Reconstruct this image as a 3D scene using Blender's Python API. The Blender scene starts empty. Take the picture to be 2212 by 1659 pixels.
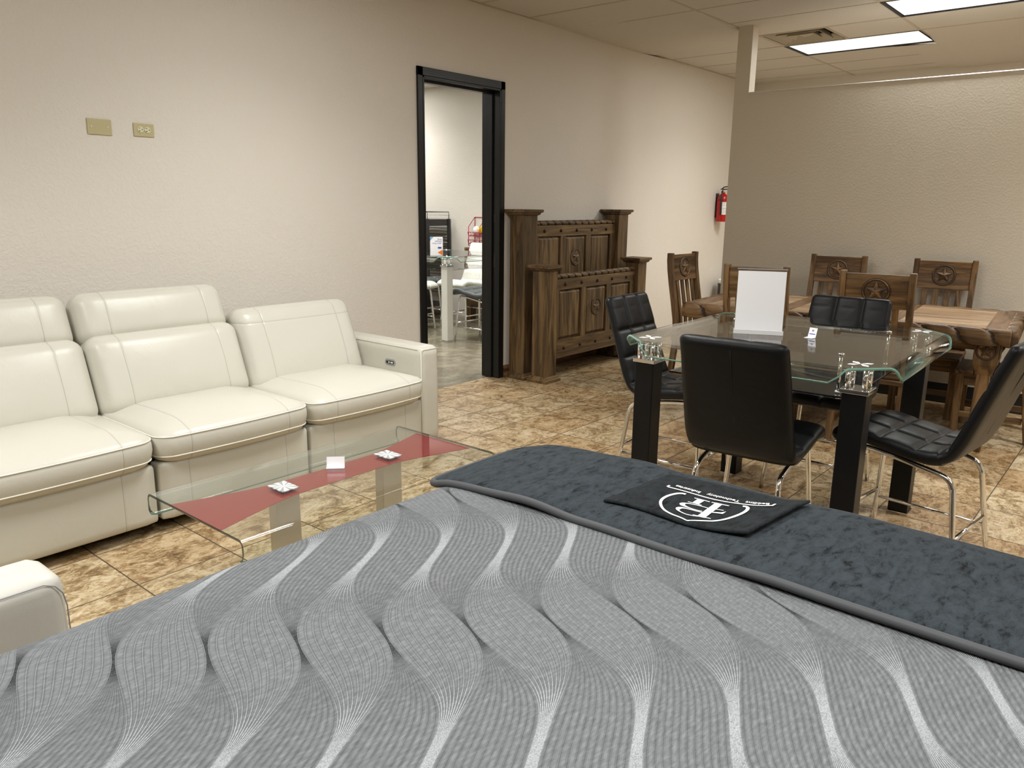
import bpy, bmesh, math, random
from mathutils import Vector, Matrix, Euler
PI = math.pi
random.seed(4)
S = bpy.context.scene
C = S.collection
# ------------------------------------------------------------------ camera, exposure, world
cam_d = bpy.data.cameras.new('camera'); cam = bpy.data.objects.new('camera', cam_d); C.objects.link(cam)
cam_d.sensor_width = 36.0; cam_d.lens = 1681.57 * 36.0 / 2212.0; cam_d.clip_start = 0.02
R3 = Matrix(((0.64497876, 0.16612417, -0.74592571), (-0.76412753, 0.1536824, -0.62649089), (0.01056038, 0.97405569, 0.22606194)))
cam.matrix_world = Matrix.Translation((0, 0, 1.524)) @ R3.to_4x4()
S.camera = cam
S.view_settings.view_transform = 'Standard'; S.view_settings.look = 'None'
S.view_settings.gamma = 1.0; S.view_settings.exposure = -0.12
S.view_settings.use_curve_mapping = False
S.cycles.max_bounces = 10; S.cycles.diffuse_bounces = 5; S.cycles.glossy_bounces = 5
S.cycles.transparent_max_bounces = 24; S.cycles.transmission_bounces = 8
S.cycles.caustics_reflective = False; S.cycles.caustics_refractive = False
S.cycles.sample_clamp_indirect = 6.0
wd = bpy.data.worlds.new('world'); S.world = wd; wd.use_nodes = True
wd.node_tree.nodes['Background'].inputs[0].default_value = (0.55, 0.5, 0.42, 1)
wd.node_tree.nodes['Background'].inputs[1].default_value = 0.05
CEIL = 3.045; WY = 4.473; PX = 6.87
# troffers of the show room and the back room: (x0, x1, y0, y1, power)
GX = 6.095; GY = 2.02
def lamp_cell(i, j): return (GX + .6096 * i, GX + .6096 * (i + 1), GY + 1.219 * j, GY + 1.219 * (j + 1))
TROFFERS = [(lamp_cell(3, 0), 31, 1), (lamp_cell(1, -1), 40, 1), (lamp_cell(-6, 0), 36, 0), (lamp_cell(-2, -3), 46, 0),
            (lamp_cell(-9, -2), 30, 0), (lamp_cell(-11, 0), 40, 0), (lamp_cell(-6, -4), 36, 0), (lamp_cell(2, -4), 40, 0)]
BACK_TROFFERS = [(lamp_cell(-1, 3), 50, 0), (lamp_cell(-6, 4), 44, 0), (lamp_cell(1, 5), 36, 0)]
SPREAD = math.radians(128)
LCOL = (1.0, 0.995, 0.975)
WIDE = .95     # share of a lamp's light that leaves the lens outside the main beam
# ------------------------------------------------------------------ material helpers
def srgb(r, g, b):
    f = lambda c: (c / 255.0 / 12.92) if c / 255.0 <= 0.04045 else ((c / 255.0 + 0.055) / 1.055) ** 2.4
    return (f(r), f(g), f(b), 1.0)
def newmat(name):
    m = bpy.data.materials.new(name); m.use_nodes = True
    nt = m.node_tree
    return m, nt, nt.nodes['Principled BSDF']
def setp(b, **k):
    for n, v in k.items():
        b.inputs[{'rough': 'Roughness', 'metal': 'Metallic', 'spec': 'Specular IOR Level', 'coat': 'Coat Weight', 'sheen': 'Sheen Weight', 'col': 'Base Color', 'ior': 'IOR', 'coatr': 'Coat Roughness'}[n]].default_value = v
class X:
    """tiny expression wrapper over Math nodes"""
    def __init__(s, nt, v): s.nt = nt; s.v = v
    def m(s, op, *a, clamp=False):
        n = s.nt.nodes.new('ShaderNodeMath'); n.operation = op; n.use_clamp = clamp
        for i, q in enumerate((s,) + a):
            q = q.v if isinstance(q, X) else q
            if isinstance(q, (int, float)): n.inputs[i].default_value = q
            else: s.nt.links.new(q, n.inputs[i])
        return X(s.nt, n.outputs[0])
    def __add__(s, o): return s.m('ADD', o)
    def __sub__(s, o): return s.m('SUBTRACT', o)
    def __mul__(s, o): return s.m('MULTIPLY', o)
    def __truediv__(s, o): return s.m('DIVIDE', o)
    def sin(s): return s.m('SINE')
    def abs(s): return s.m('ABSOLUTE')
    def fract(s): return s.m('FRACT')
    def step(s, a, b):
        n = s.nt.nodes.new('ShaderNodeMapRange'); n.interpolation_type = 'SMOOTHSTEP'
        s.nt.links.new(s.v, n.inputs['Value']); n.inputs['From Min'].default_value = a; n.inputs['From Max'].default_value = b
        return X(s.nt, n.outputs['Result'])
def coords(nt, scale=(1, 1, 1), kind='Object'):
    t = nt.nodes.new('ShaderNodeTexCoord'); mp = nt.nodes.new('ShaderNodeMapping')
    mp.inputs['Scale'].default_value = scale
    nt.links.new(t.outputs[kind], mp.inputs['Vector'])
    return mp.outputs['Vector']
def sep(nt, v):
    n = nt.nodes.new('ShaderNodeSeparateXYZ'); nt.links.new(v, n.inputs[0])
    return [X(nt, n.outputs[i]) for i in range(3)]
def noise(nt, vec, scale, detail=4, rough=.55, dist=0.0):
    n = nt.nodes.new('ShaderNodeTexNoise'); n.inputs['Scale'].default_value = scale
    n.inputs['Detail'].default_value = detail; n.inputs['Roughness'].default_value = rough
    n.inputs['Distortion'].default_value = dist
    if vec is not None: nt.links.new(vec, n.inputs['Vector'])
    return X(nt, n.outputs['Fac'])
def ramp(nt, fac, stops):
    n = nt.nodes.new('ShaderNodeValToRGB'); e = n.color_ramp.elements
    while len(e) < len(stops): e.new(.5)
    for el, (p, c) in zip(e, stops): el.position = p; el.color = c
    nt.links.new(fac.v if isinstance(fac, X) else fac, n.inputs[0])
    return n.outputs[0]
def mixc(nt, f, a, b, mode='MIX'):
    n = nt.nodes.new('ShaderNodeMix'); n.data_type = 'RGBA'; n.blend_type = mode
    for sock, q in ((n.inputs[0], f), (n.inputs[6], a), (n.inputs[7], b)):
        q = q.v if isinstance(q, X) else q
        if isinstance(q, (int, float, tuple)): sock.default_value = q
        else: nt.links.new(q, sock)
    return n.outputs[2]
def bump(nt, b, h, strength=.3, dist=.01, prev=None):
    n = nt.nodes.new('ShaderNodeBump'); n.inputs['Strength'].default_value = strength; n.inputs['Distance'].default_value = dist
    nt.links.new(h.v if isinstance(h, X) else h, n.inputs['Height'])
    if prev is not None: nt.links.new(prev, n.inputs['Normal'])
    nt.links.new(n.outputs[0], b.inputs['Normal'])
    return n.outputs[0]
def plain(name, col, rough=.5, metal=0.0, spec=.5, bumpscale=None, bs=.1):
    m, nt, b = newmat(name); setp(b, col=col, rough=rough, metal=metal, spec=spec)
    v = coords(nt)
    if bumpscale: bump(nt, b, noise(nt, v, bumpscale, 3), bs, .002)
    r = noise(nt, v, 9, 3) * .12 + (rough - .06)
    nt.links.new(r.v, b.inputs['Roughness'])
    return m
def paint(name, col, sc=60, st=.35):
    m, nt, b = newmat(name); setp(b, rough=.55, spec=.3)
    v = coords(nt, kind='Object')
    c = mixc(nt, noise(nt, v, .8, 3), tuple(x * .97 for x in col[:3]) + (1,), tuple(min(1, x * 1.03) for x in col[:3]) + (1,))
    nt.links.new(c, b.inputs['Base Color'])
    h = noise(nt, v, sc, 3, .6).step(.42, .66)
    bump(nt, b, h, st, .0025)
    return m
def wood(name, axis, light, dark, deep, gl=1.0, rough=.5, streak=9.0, knots=True):
    m, nt, b = newmat(name); setp(b, rough=rough, spec=.4)
    sc = [streak, streak, streak]; sc['XYZ'.index(axis)] = streak * .085
    oi = nt.nodes.new('ShaderNodeObjectInfo')
    v0 = coords(nt)
    ad = nt.nodes.new('ShaderNodeVectorMath'); ad.operation = 'ADD'; nt.links.new(v0, ad.inputs[0])
    cb = nt.nodes.new('ShaderNodeCombineXYZ'); r = X(nt, oi.outputs['Random']) * 7.0
    for i in range(3): nt.links.new(r.v, cb.inputs[i])
    nt.links.new(cb.outputs[0], ad.inputs[1])
    mp = nt.nodes.new('ShaderNodeMapping'); mp.inputs['Scale'].default_value = sc; nt.links.new(ad.outputs[0], mp.inputs['Vector'])
    g = noise(nt, mp.outputs[0], 2.2, 6, .62, 1.1)
    big = noise(nt, mp.outputs[0], .55, 3, .5, .6)
    base = ramp(nt, g, [(.30, deep), (.46, dark), (.60, light), (.80, tuple(min(1, x * gl) for x in light[:3]) + (1,))])
    c = mixc(nt, big.step(.42, .72) * .55, base, deep)
    if knots:
        vv = nt.nodes.new('ShaderNodeTexVoronoi'); vv.inputs['Scale'].default_value = .55; nt.links.new(mp.outputs[0], vv.inputs['Vector'])
        k = X(nt, vv.outputs['Distance'])
        c = mixc(nt, (k.step(.03, .11) * -1.0 + 1.0) * .8, c, deep)
    nt.links.new(c, b.inputs['Base Color'])
    bump(nt, b, g, .25, .003)
    return m
M = {}
M['wall'] = paint('wall_paint', srgb(212, 206, 196))
M['wall_dark'] = paint('partition_paint', srgb(208, 200, 184), 60, .2)
M['back_wall'] = paint('back_room_paint', srgb(205, 199, 188))
M['black_paint'] = plain('black_frame_paint', (.006, .0062, .0065, 1), .35, 0, .4)
M['chrome'] = plain('chrome', (.82, .82, .82, 1), .10, 1.0)
M['silver'] = plain('brushed_silver', (.62, .61, .58, 1), .38, .75)
M['black_lacquer'] = plain('black_lacquer', (.005, .005, .0055, 1), .4, 0, .25)
M['white_lacquer'] = plain('white_lacquer', srgb(226, 226, 220), .3)
M['black_plastic'] = plain('black_plastic', (.012, .012, .012, 1), .4)
M['white_card'] = plain('white_card', srgb(250, 251, 254), .5, 0, .3)
M['almond'] = plain('almond_plastic', srgb(178, 168, 128), .4)
M['almond_light'] = plain('light_almond_plastic', srgb(208, 203, 172), .35)
M['red_enamel'] = plain('red_enamel', srgb(176, 22, 22), .22)
M['label_white'] = plain('label_white', srgb(226, 226, 222), .5)
M['ink'] = plain('dark_ink', (.02, .02, .03, 1), .5)
M['print_white'] = plain('white_print', srgb(238, 240, 238), .7, 0, .2)
M['orange'] = plain('orange_print', srgb(236, 128, 44), .5)
M['blue'] = plain('blue_print', srgb(60, 70, 170), .5)
M['skyblue'] = plain('light_blue_print', srgb(120, 175, 225), .5)
M['red_wire'] = plain('red_wire', srgb(176, 40, 60), .4)
M['black_wire'] = plain('black_wire', (.02, .02, .02, 1), .4)
M['charcoal'] = plain('charcoal_fabric', srgb(62, 64, 68), .9, 0, .1, 120, .4)
M['yellow'] = plain('yellow_plastic', srgb(214, 196, 40), .5)
M['grey_plastic'] = plain('grey_plastic', srgb(150, 150, 150), .4)
M['gasket'] = plain('dark_gap', (.01, .01, .01, 1), .7)
M['tbar'] = plain('ceiling_grid_paint', srgb(176, 166, 146), .5)
M['bead'] = plain('corner_bead_white', srgb(238, 234, 226), .45)
# wood tones
WL, WD, WX = srgb(118, 94, 60), srgb(86, 66, 41), srgb(44, 32, 20)
for a in 'XYZ': M['oak' + a] = wood('brown_pine_' + a, a, WL, WD, WX, 1.3)
TL, TD, TX_ = srgb(128, 98, 62), srgb(92, 68, 42), srgb(46, 33, 20)
for a in 'XYZ': M['pine' + a] = wood('honey_pine_' + a, a, TL, TD, TX_, 1.3)
M['plank'] = wood('pale_plank', 'Y', srgb(170, 144, 114), srgb(138, 112, 84), srgb(98, 76, 54), 1.15, .33, 7, False)
M['crossboard'] = wood('brown_crossboard', 'X', srgb(118, 92, 66), srgb(92, 68, 46), srgb(62, 44, 30), 1.1, .35)
M['wood_dark'] = plain('dark_brown_groove', srgb(38, 24, 14), .6)  # darker brown for the carved grooves and cut lines
M['base_wood'] = wood('skirting_wood', 'X', srgb(136, 98, 66), srgb(104, 72, 46), srgb(64, 42, 28), 1.1)
M['nail'] = plain('bronze_nail', srgb(40, 26, 22), .35, .6)
def leather(name, col, rough, seams=(), bs=.12, sc=220, seamcol=None, seamw=.0016, zline=None):
    m, nt, b = newmat(name); setp(b, rough=rough, spec=.45)
    v = coords(nt)
    c = mixc(nt, noise(nt, v, 3, 3), tuple(x * .95 for x in col[:3]) + (1,), col)
    x, y, z = sep(nt, v)
    wr = noise(nt, v, 6, 3, .5, 1.2) * .007 + noise(nt, v, sc, 2) * .0007
    for s_ in seams:
        d = (x.abs() - s_).abs()
        mk = d.step(seamw * .5, seamw * 1.6)
        c = mixc(nt, (mk * -1.0 + 1.0) * .75, c, seamcol or tuple(q * .55 for q in col[:3]) + (1,))
        wr = wr + d.step(0, .012) * .004
    if zline is not None:
        d = (z - zline).abs(); mk = d.step(seamw * .5, seamw * 1.6)
        c = mixc(nt, (mk * -1.0 + 1.0) * .6, c, seamcol or tuple(q * .55 for q in col[:3]) + (1,))
        wr = wr + d.step(0, .012) * .003
    nt.links.new(c, b.inputs['Base Color'])
    bump(nt, b, wr, 1.0 if bs > .5 else .6, .6)
    return m
IV = srgb(198, 196, 184)
M['ivory'] = leather('ivory_leather', IV, .36)
M['ivory_seam'] = leather('ivory_leather_seamed', IV, .36, (.265,))
M['ivory_seam_top'] = leather('ivory_leather_top_seam', IV, .36, (.265,), zline=.185)
M['piping'] = leather('ivory_piping', srgb(226, 222, 208), .4)
M['armchair'] = leather('white_leather', srgb(194, 192, 183), .42)
M['black_leather'] = leather('black_leather', (.0065, .007, .0078, 1), .40)
for m_n, sp in (('black_leather', .22),): M[m_n].node_tree.nodes['Principled BSDF'].inputs['Specular IOR Level'].default_value = sp
M['white_leather'] = leather('chair_white_leather', srgb(226, 224, 216), .35)
M['grey_leather'] = leather('chair_grey_leather', srgb(74, 77, 78), .4)
def glass(name, tint, edge=False, refl=1.0):
    m = bpy.data.materials.new(name); m.use_nodes = True; nt = m.node_tree; nt.nodes.clear()
    o = nt.nodes.new('ShaderNodeOutputMaterial'); mx = nt.nodes.new('ShaderNodeMixShader')
    tr = nt.nodes.new('ShaderNodeBsdfTransparent'); tr.inputs[0].default_value = tint
    gl = nt.nodes.new('ShaderNodeBsdfGlossy'); gl.inputs['Roughness'].default_value = .02
    ge = nt.nodes.new('ShaderNodeNewGeometry'); dt = nt.nodes.new('ShaderNodeVectorMath'); dt.operation = 'DOT_PRODUCT'
    nt.links.new(ge.outputs['Incoming'], dt.inputs[0]); nt.links.new(ge.outputs['Normal'], dt.inputs[1])
    f = ((X(nt, dt.outputs['Value']).abs() * -1.0 + 1.0).m('POWER', 5.0) * .96 + .04) * refl     # Schlick, the same from either side of the sheet
    nt.links.new(f.v, mx.inputs[0]); nt.links.new(tr.outputs[0], mx.inputs[1]); nt.links.new(gl.outputs[0], mx.inputs[2])
    out = mx.outputs[0]
    if edge:
        pb = nt.nodes.new('ShaderNodeBsdfPrincipled'); pb.inputs['Base Color'].default_value = edge if isinstance(edge, tuple) else srgb(150, 200, 186)
        pb.inputs['Roughness'].default_value = .08; pb.inputs['Transmission Weight'].default_value = .35
        m2 = nt.nodes.new('ShaderNodeMixShader'); m2.inputs[0].default_value = .8
        nt.links.new(out, m2.inputs[1]); nt.links.new(pb.outputs[0], m2.inputs[2]); out = m2.outputs[0]
    nt.links.new(out, o.inputs[0])
    return m
M['glass'] = glass('clear_glass', (.95, .97, .96, 1))
M['glass_edge'] = glass('green_glass_edge', (.6, .85, .78, 1), True)
M['glass_edge_dark'] = glass('dark_glass_edge', (.3, .4, .38, 1), srgb(40, 52, 50))
M['acrylic'] = glass('acrylic', (.97, .97, .97, 1))
M['black_glass'] = plain('black_glass', (.006, .006, .007, 1), .08, 0, .6)
M['red_print'] = plain('red_printed_glass', srgb(136, 20, 22), .3)
def starburst():
    m, nt, b = newmat('starburst_chrome'); setp(b, metal=.35, rough=.25)
    x, y, z = sep(nt, coords(nt))
    a = y.m('ARCTAN2', x)
    w = (a * 9.0).sin() * .5 + .5
    c = ramp(nt, w, [(.25, (.38, .40, .40, 1)), (.6, (.85, .88, .9, 1))])
    nt.links.new(c, b.inputs['Base Color'])
    return m
M['starburst'] = starburst()
def tiles():
    m, nt, b = newmat('travertine_tile'); setp(b, rough=.28, spec=.45)
    v = coords(nt); x, y, z = sep(nt, v)
    u = (x - 1.244) / .4093; w = (y - 3.013) / .4063
    du = ((u + .5).fract() - .5).abs() * .4093; dw = ((w + .5).fract() - .5).abs() * .4063
    d = du.m('MINIMUM', dw)
    grout = d.step(.0020, .0036)
    cb = nt.nodes.new('ShaderNodeCombineXYZ'); nt.links.new(u.m('FLOOR').v, cb.inputs[0]); nt.links.new(w.m('FLOOR').v, cb.inputs[1])
    wn = nt.nodes.new('ShaderNodeTexWhiteNoise'); nt.links.new(cb.outputs[0], wn.inputs['Vector'])
    # every tile shows its own patch of stone
    sc = nt.nodes.new('ShaderNodeVectorMath'); sc.operation = 'SCALE'; nt.links.new(wn.outputs['Color'], sc.inputs[0]); sc.inputs['Scale'].default_value = 30
    ad = nt.nodes.new('ShaderNodeVectorMath'); ad.operation = 'ADD'; nt.links.new(v, ad.inputs[0]); nt.links.new(sc.outputs[0], ad.inputs[1])
    mp = nt.nodes.new('ShaderNodeMapping'); mp.inputs['Scale'].default_value = (1.0, 1.5, 1); nt.links.new(ad.outputs[0], mp.inputs['Vector'])
    n1 = noise(nt, mp.outputs[0], 4.2, 10, .74, 1.5)
    n2 = noise(nt, mp.outputs[0], 17, 9, .78, 1.8)
    val = n1 * .5 + n2 * .5
    c = ramp(nt, val, [(.39, srgb(92, 72, 48)), (.455, srgb(134, 111, 78)), (.50, srgb(170, 149, 114)), (.55, srgb(192, 175, 144)), (.63, srgb(206, 194, 168))])
    tv = X(nt, wn.outputs['Value'])
    c = mixc(nt, tv.step(.2, 1.0) * .55, c, srgb(218, 188, 146), 'MULTIPLY')
    pit = noise(nt, mp.outputs[0], 30, 5, .7, 1.5).step(.60, .68) * noise(nt, mp.outputs[0], 5, 3).step(.45, .6)
    c = mixc(nt, pit * .6, c, srgb(112, 82, 50))
    c = mixc(nt, grout, srgb(74, 60, 46), c)
    nt.links.new(c, b.inputs['Base Color'])
    r = n2 * .25 + .2
    nt.links.new(((grout * -1.0 + 1.0) * .4 + r).v, b.inputs['Roughness'])
    bump(nt, b, grout * .0015 + n2 * .0006 - pit * .0008, .7, 1.0)
    return m
M['tile'] = tiles()
def concrete():
    m, nt, b = newmat('polished_concrete'); setp(b, rough=.22, spec=.5)
    v = coords(nt); n1 = noise(nt, v, 1.6, 8, .65, .8); n2 = noise(nt, v, 9, 5, .6)
    c = ramp(nt, n1 * .7 + n2 * .3, [(.35, srgb(86, 80, 66)), (.5, srgb(124, 116, 98)), (.66, srgb(158, 150, 130))])
    nt.links.new(c, b.inputs['Base Color']); nt.links.new((n2 * .2 + .12).v, b.inputs['Roughness'])
    return m
M['concrete'] = concrete()
def ceiling_tile():
    m, nt, b = newmat('acoustic_ceiling_tile'); setp(b, rough=.9, spec=.1)
    v = coords(nt); n = noise(nt, v, 130, 3, .7)
    c = mixc(nt, n.step(.60, .70), srgb(200, 196, 188), srgb(172, 166, 156))
    x, y, z = sep(nt, v)
    u = (x - GX) / .6096; w = (y - GY) / 1.219
    du = ((u + .5).fract() - .5).abs() * .6096; dw = ((w + .5).fract() - .5).abs() * 1.219
    g = du.m('MINIMUM', dw).step(.012, .016)
    bump(nt, b, n * .0008 + g * .002, .8, 1.0)
    nt.links.new(c, b.inputs['Base Color'])
    return m
M['ceiling'] = ceiling_tile()
def diffuser():
    m, nt, b = newmat('lit_prismatic_lens'); setp(b, col=(.9, .9, .9, 1), rough=.3)
    v = coords(nt); x, y, z = sep(nt, v)
    # cells of the lens, object coordinates run from the lens centre
    gx = ((x / .2743 + .5).fract() - .5).abs() * .2743; gy = ((y / .19 + .5).fract() - .5).abs() * .19
    g = gx.m('MINIMUM', gy).step(.001, .006) * .08 + .92
    t = ((x / .2743).fract() * PI).sin() * .10 + noise(nt, v, 9, 3) * .06 + .9
    st = g * t * 1.04
    b.inputs['Emission Color'].default_value = (.97, 1.0, .99, 1); nt.links.new(st.v, b.inputs['Emission Strength'])
    return m
M['lens'] = diffuser()
def quilt():
    m, nt, b = newmat('quilted_grey_knit'); setp(b, rough=.9, spec=.1, sheen=.03)
    v = coords(nt); x, y, z = sep(nt, v)
    s = x * .771 - y * .637; n = x * .637 + y * .771
    wob = noise(nt, v, 1.3, 2) * .016 - .008
    P = .165
    SA, SB, SS, SC, ST = .318, .0798, -.0405, .0057, .68     # weave of the quilting bands, metres
    s0 = n * SB + (n * (2 * PI / ST)).sin() * SS + (n * (2 * PI / ST)).m('COSINE') * SC + SA
    u = (s + wob - s0) / P
    f = (u + .5).fract() - .5; af = f.abs()
    ph = ((n - 1.385) * (2 * PI / .735)).m('COSINE')
    hA = (ph * .255 + .228).m('SMOOTH_MAX', .048, .22); hB = hA * -1.0 + .5
    inA = (af - hA).m('LESS_THAN', 0.0)
    va = af / hA * 5.0; vb = (af * -1.0 + .5) / hB * 5.5
    spA = hA * (P / 5.0); spB = hB * (P / 5.5)
    dA = ((va + .5).fract() - .5).abs() * spA; dB = ((vb + .5).fract() - .5).abs() * spB
    lw = .0010
    lineA = (dA.step(lw * .35, lw) * -1.0 + 1.0); lineB = (dB.step(lw * .35, lw) * -1.0 + 1.0)
    narA = hA.step(.06, .33) * -1.0 + 1.0            # 1 where the light band closes up
    narB = hB.step(.02, .09) * -1.0 + 1.0
    wv = coords(nt, (260, 30, 60)); hz = noise(nt, coords(nt, (60, 150, 60)), 1.4, 4, .6)
    rot = nt.nodes.new('ShaderNodeMapping'); rot.inputs['Rotation'].default_value = (0, 0, .9); rot.inputs['Scale'].default_value = (55, 170, 60)
    nt.links.new(v, rot.inputs['Vector']); hz = noise(nt, rot.outputs[0], 1.0, 4, .6)
    body = ramp(nt, hz, [(.3, srgb(94, 97, 99)), (.5, srgb(106, 109, 111)), (.72, srgb(123, 126, 128))])
    thr = noise(nt, v, 420, 2, .8).step(.35, .6)
    colA = mixc(nt, lineA * (narA * .72 + .22) * (thr * .75 + .25), body, srgb(178, 182, 186))
    colA = mixc(nt, ((dA - .0016).abs().step(.0002, .0012) * -1.0 + 1.0) * (narA * -1.0 + 1.0) * .35, colA, srgb(70, 73, 76))
    colB = mixc(nt, lineB * (narB * .42 + .56) * (thr * .4 + .6), body, srgb(30, 32, 35))
    c = mixc(nt, inA, colB, colA)
    nt.links.new(c, b.inputs['Base Color'])
    pufA = dA.step(0, .0045) * .0022; pufB = dB.step(0, .0045) * .0026
    h = pufA * inA + pufB * (inA * -1.0 + 1.0) + hz * .0006
    bump(nt, b, h, .9, 1.0)
    return m
M['quilt'] = quilt()
def plush(name, a, bcol, st=(1, 1, 1), sc=14):
    m, nt, b = newmat(name); setp(b, rough=.95, spec=.08, sheen=.04)
    v = coords(nt, st); n = noise(nt, v, sc, 6, .72, .4); n2 = noise(nt, v, sc * 14, 3, .7)
    c = ramp(nt, n * .75 + n2 * .25, [(.38, a), (.46, tuple((p + 2 * q) / 3 for p, q in zip(a, bcol))), (.58, bcol)])
    nt.links.new(c, b.inputs['Base Color']); bump(nt, b, n2 * .002 + n * .003, .8, 1.0)
    return m
M['pad'] = plush('slate_chenille', srgb(14, 18, 21), srgb(55, 62, 67), (1.2, 2.6, 1), 17)
M['towel'] = plush('black_chenille', srgb(5, 6, 7), srgb(36, 41, 44), (1, 1.8, 1), 26)
M['edge_band'] = plain('grey_ribbed_band', srgb(74, 76, 78), .6, 0, .2)
M['mattress_side'] = plain('grey_border_fabric', srgb(110, 112, 114), .9, 0, .1)
# ------------------------------------------------------------------ mesh helpers
class MB:
    def __init__(s): s.v = []; s.f = []; s.sm = []
    def add(s, vs, fs, smooth=False):
        o = len(s.v); s.v += [tuple(p) for p in vs]; s.f += [tuple(i + o for i in f) for f in fs]; s.sm += [smooth] * len(fs)
        return s
    def box(s, x0, x1, y0, y1, z0, z1, rot=None, piv=None):
        vs = [Vector((x, y, z)) for x in (x0, x1) for y in (y0, y1) for z in (z0, z1)]
        if rot is not None:
            p = Vector(piv) if piv is not None else Vector(((x0 + x1) / 2, (y0 + y1) / 2, (z0 + z1) / 2))
            vs = [rot @ (q - p) + p for q in vs]
        return s.add(vs, [(0, 1, 3, 2), (4, 6, 7, 5), (0, 4, 5, 1), (2, 3, 7, 6), (0, 2, 6, 4), (1, 5, 7, 3)])
    def tube(s, pts, r, seg=10, closed=False, caps=True):
        pts = [Vector(p) for p in pts]; n = len(pts); rings = []; up = None
        rr = r if isinstance(r, (list, tuple)) else [r] * n
        for i in range(n):
            a = pts[(i - 1) % n] if (i > 0 or closed) else pts[i]; b = pts[(i + 1) % n] if (i < n - 1 or closed) else pts[i]
            t = (b - a).normalized()
            if up is None: up = Vector((0, 0, 1)) if abs(t.z) < .9 else Vector((1, 0, 0))
            u = t.cross(up); u = u.normalized() if u.length > 1e-6 else t.orthogonal().normalized()
            up = u.cross(t).normalized()
            rings.append([pts[i] + (u * math.cos(k * 2 * PI / seg) + up * math.sin(k * 2 * PI / seg)) * rr[i] for k in range(seg)])
        vs = [p for q in rings for p in q]; fs = []
        m = n if closed else n - 1
        for i in range(m):
            for k in range(seg):
                a = i * seg + k; b = i * seg + (k + 1) % seg; c = ((i + 1) % n) * seg + (k + 1) % seg; d = ((i + 1) % n) * seg + k
                fs.append((a, b, c, d))
        if caps and not closed: fs.append(tuple(range(seg))[::-1]); fs.append(tuple((n - 1) * seg + k for k in range(seg)))
        return s.add(vs, fs, True)
    def lathe(s, prof, cx=0, cy=0, seg=32):
        vs = []; fs = []
        for r, z in prof: vs += [(cx + r * math.cos(k * 2 * PI / seg), cy + r * math.sin(k * 2 * PI / seg), z) for k in range(seg)]
        for i in range(len(prof) - 1):
            for k in range(seg): fs.append((i * seg + k, i * seg + (k + 1) % seg, (i + 1) * seg + (k + 1) % seg, (i + 1) * seg + k))
        fs.append(tuple(range(seg))[::-1]); fs.append(tuple((len(prof) - 1) * seg + k for k in range(seg)))
        return s.add(vs, fs, True)
    def prism(s, poly, z0, z1, T=None):
        n = len(poly); vs = [Vector((x, y, z0)) for x, y in poly] + [Vector((x, y, z1)) for x, y in poly]
        if T is not None: vs = [T @ q for q in vs]
        return s.add(vs, [tuple(range(n))[::-1], tuple(range(n, 2 * n))] + [(i, (i + 1) % n, n + (i + 1) % n, n + i) for i in range(n)])
    def build(s, name, mat, parent=None, loc=None, bevel=None, seg=2, solid=None, subs=0, autos=False):
        me = bpy.data.meshes.new(name); me.from_pydata(s.v, [], s.f)
        mats = mat if isinstance(mat, (list, tuple)) else [mat]
        for q in mats: me.materials.append(q)
        for p, sm in zip(me.polygons, s.sm): p.use_smooth = sm
        bm = bmesh.new(); bm.from_mesh(me); bmesh.ops.recalc_face_normals(bm, faces=bm.faces); bm.to_mesh(me); bm.free()
        o = bpy.data.objects.new(name, me); C.objects.link(o)
        if parent is not None: o.parent = parent
        if loc is not None: o.location = loc
        if solid:
            md = o.modifiers.new('solid', 'SOLIDIFY'); md.thickness = solid; md.offset = 0
            if len(mats) > 1: md.material_offset_rim = 1
        if bevel:
            md = o.modifiers.new('bevel', 'BEVEL'); md.width = bevel; md.segments = seg; md.limit_method = 'ANGLE'; md.harden_normals = False
        if subs: md = o.modifiers.new('subd', 'SUBSURF'); md.levels = subs; md.render_levels = subs
        return o
def tag(o, label, cat, group=None, kind=None):
    if label: o['label'] = label
    if cat: o['category'] = cat
    if group: o['group'] = group
    if kind: o['kind'] = kind
    return o
def thing(name, label, cat, loc=(0, 0, 0), rz=0.0, group=None):
    o = bpy.data.objects.new(name, None); C.objects.link(o); o.empty_display_size = .05
    o.location = loc; o.rotation_euler = (0, 0, rz)
    return tag(o, label, cat, group)
def struct(name, mb, mat, parent=None, **k):
    o = mb.build(name, mat, parent, **k)
    if parent is None: o['kind'] = 'structure'
    return o
def dup(root, loc, rz, label, group=None, swap=None):
    r = root.copy(); C.objects.link(r); r.location = loc; r.rotation_euler = (0, 0, rz); r['label'] = label
    if group: r['group'] = group
    def rec(src, dst):
        for ch in src.children:
            c = ch.copy(); C.objects.link(c); c.parent = dst
            if swap and c.data and len(c.data.materials) and c.data.materials[0] == swap[0]:
                c.data = c.data.copy(); c.data.materials[0] = swap[1]
            rec(ch, c)
    rec(root, r)
    return r
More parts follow.
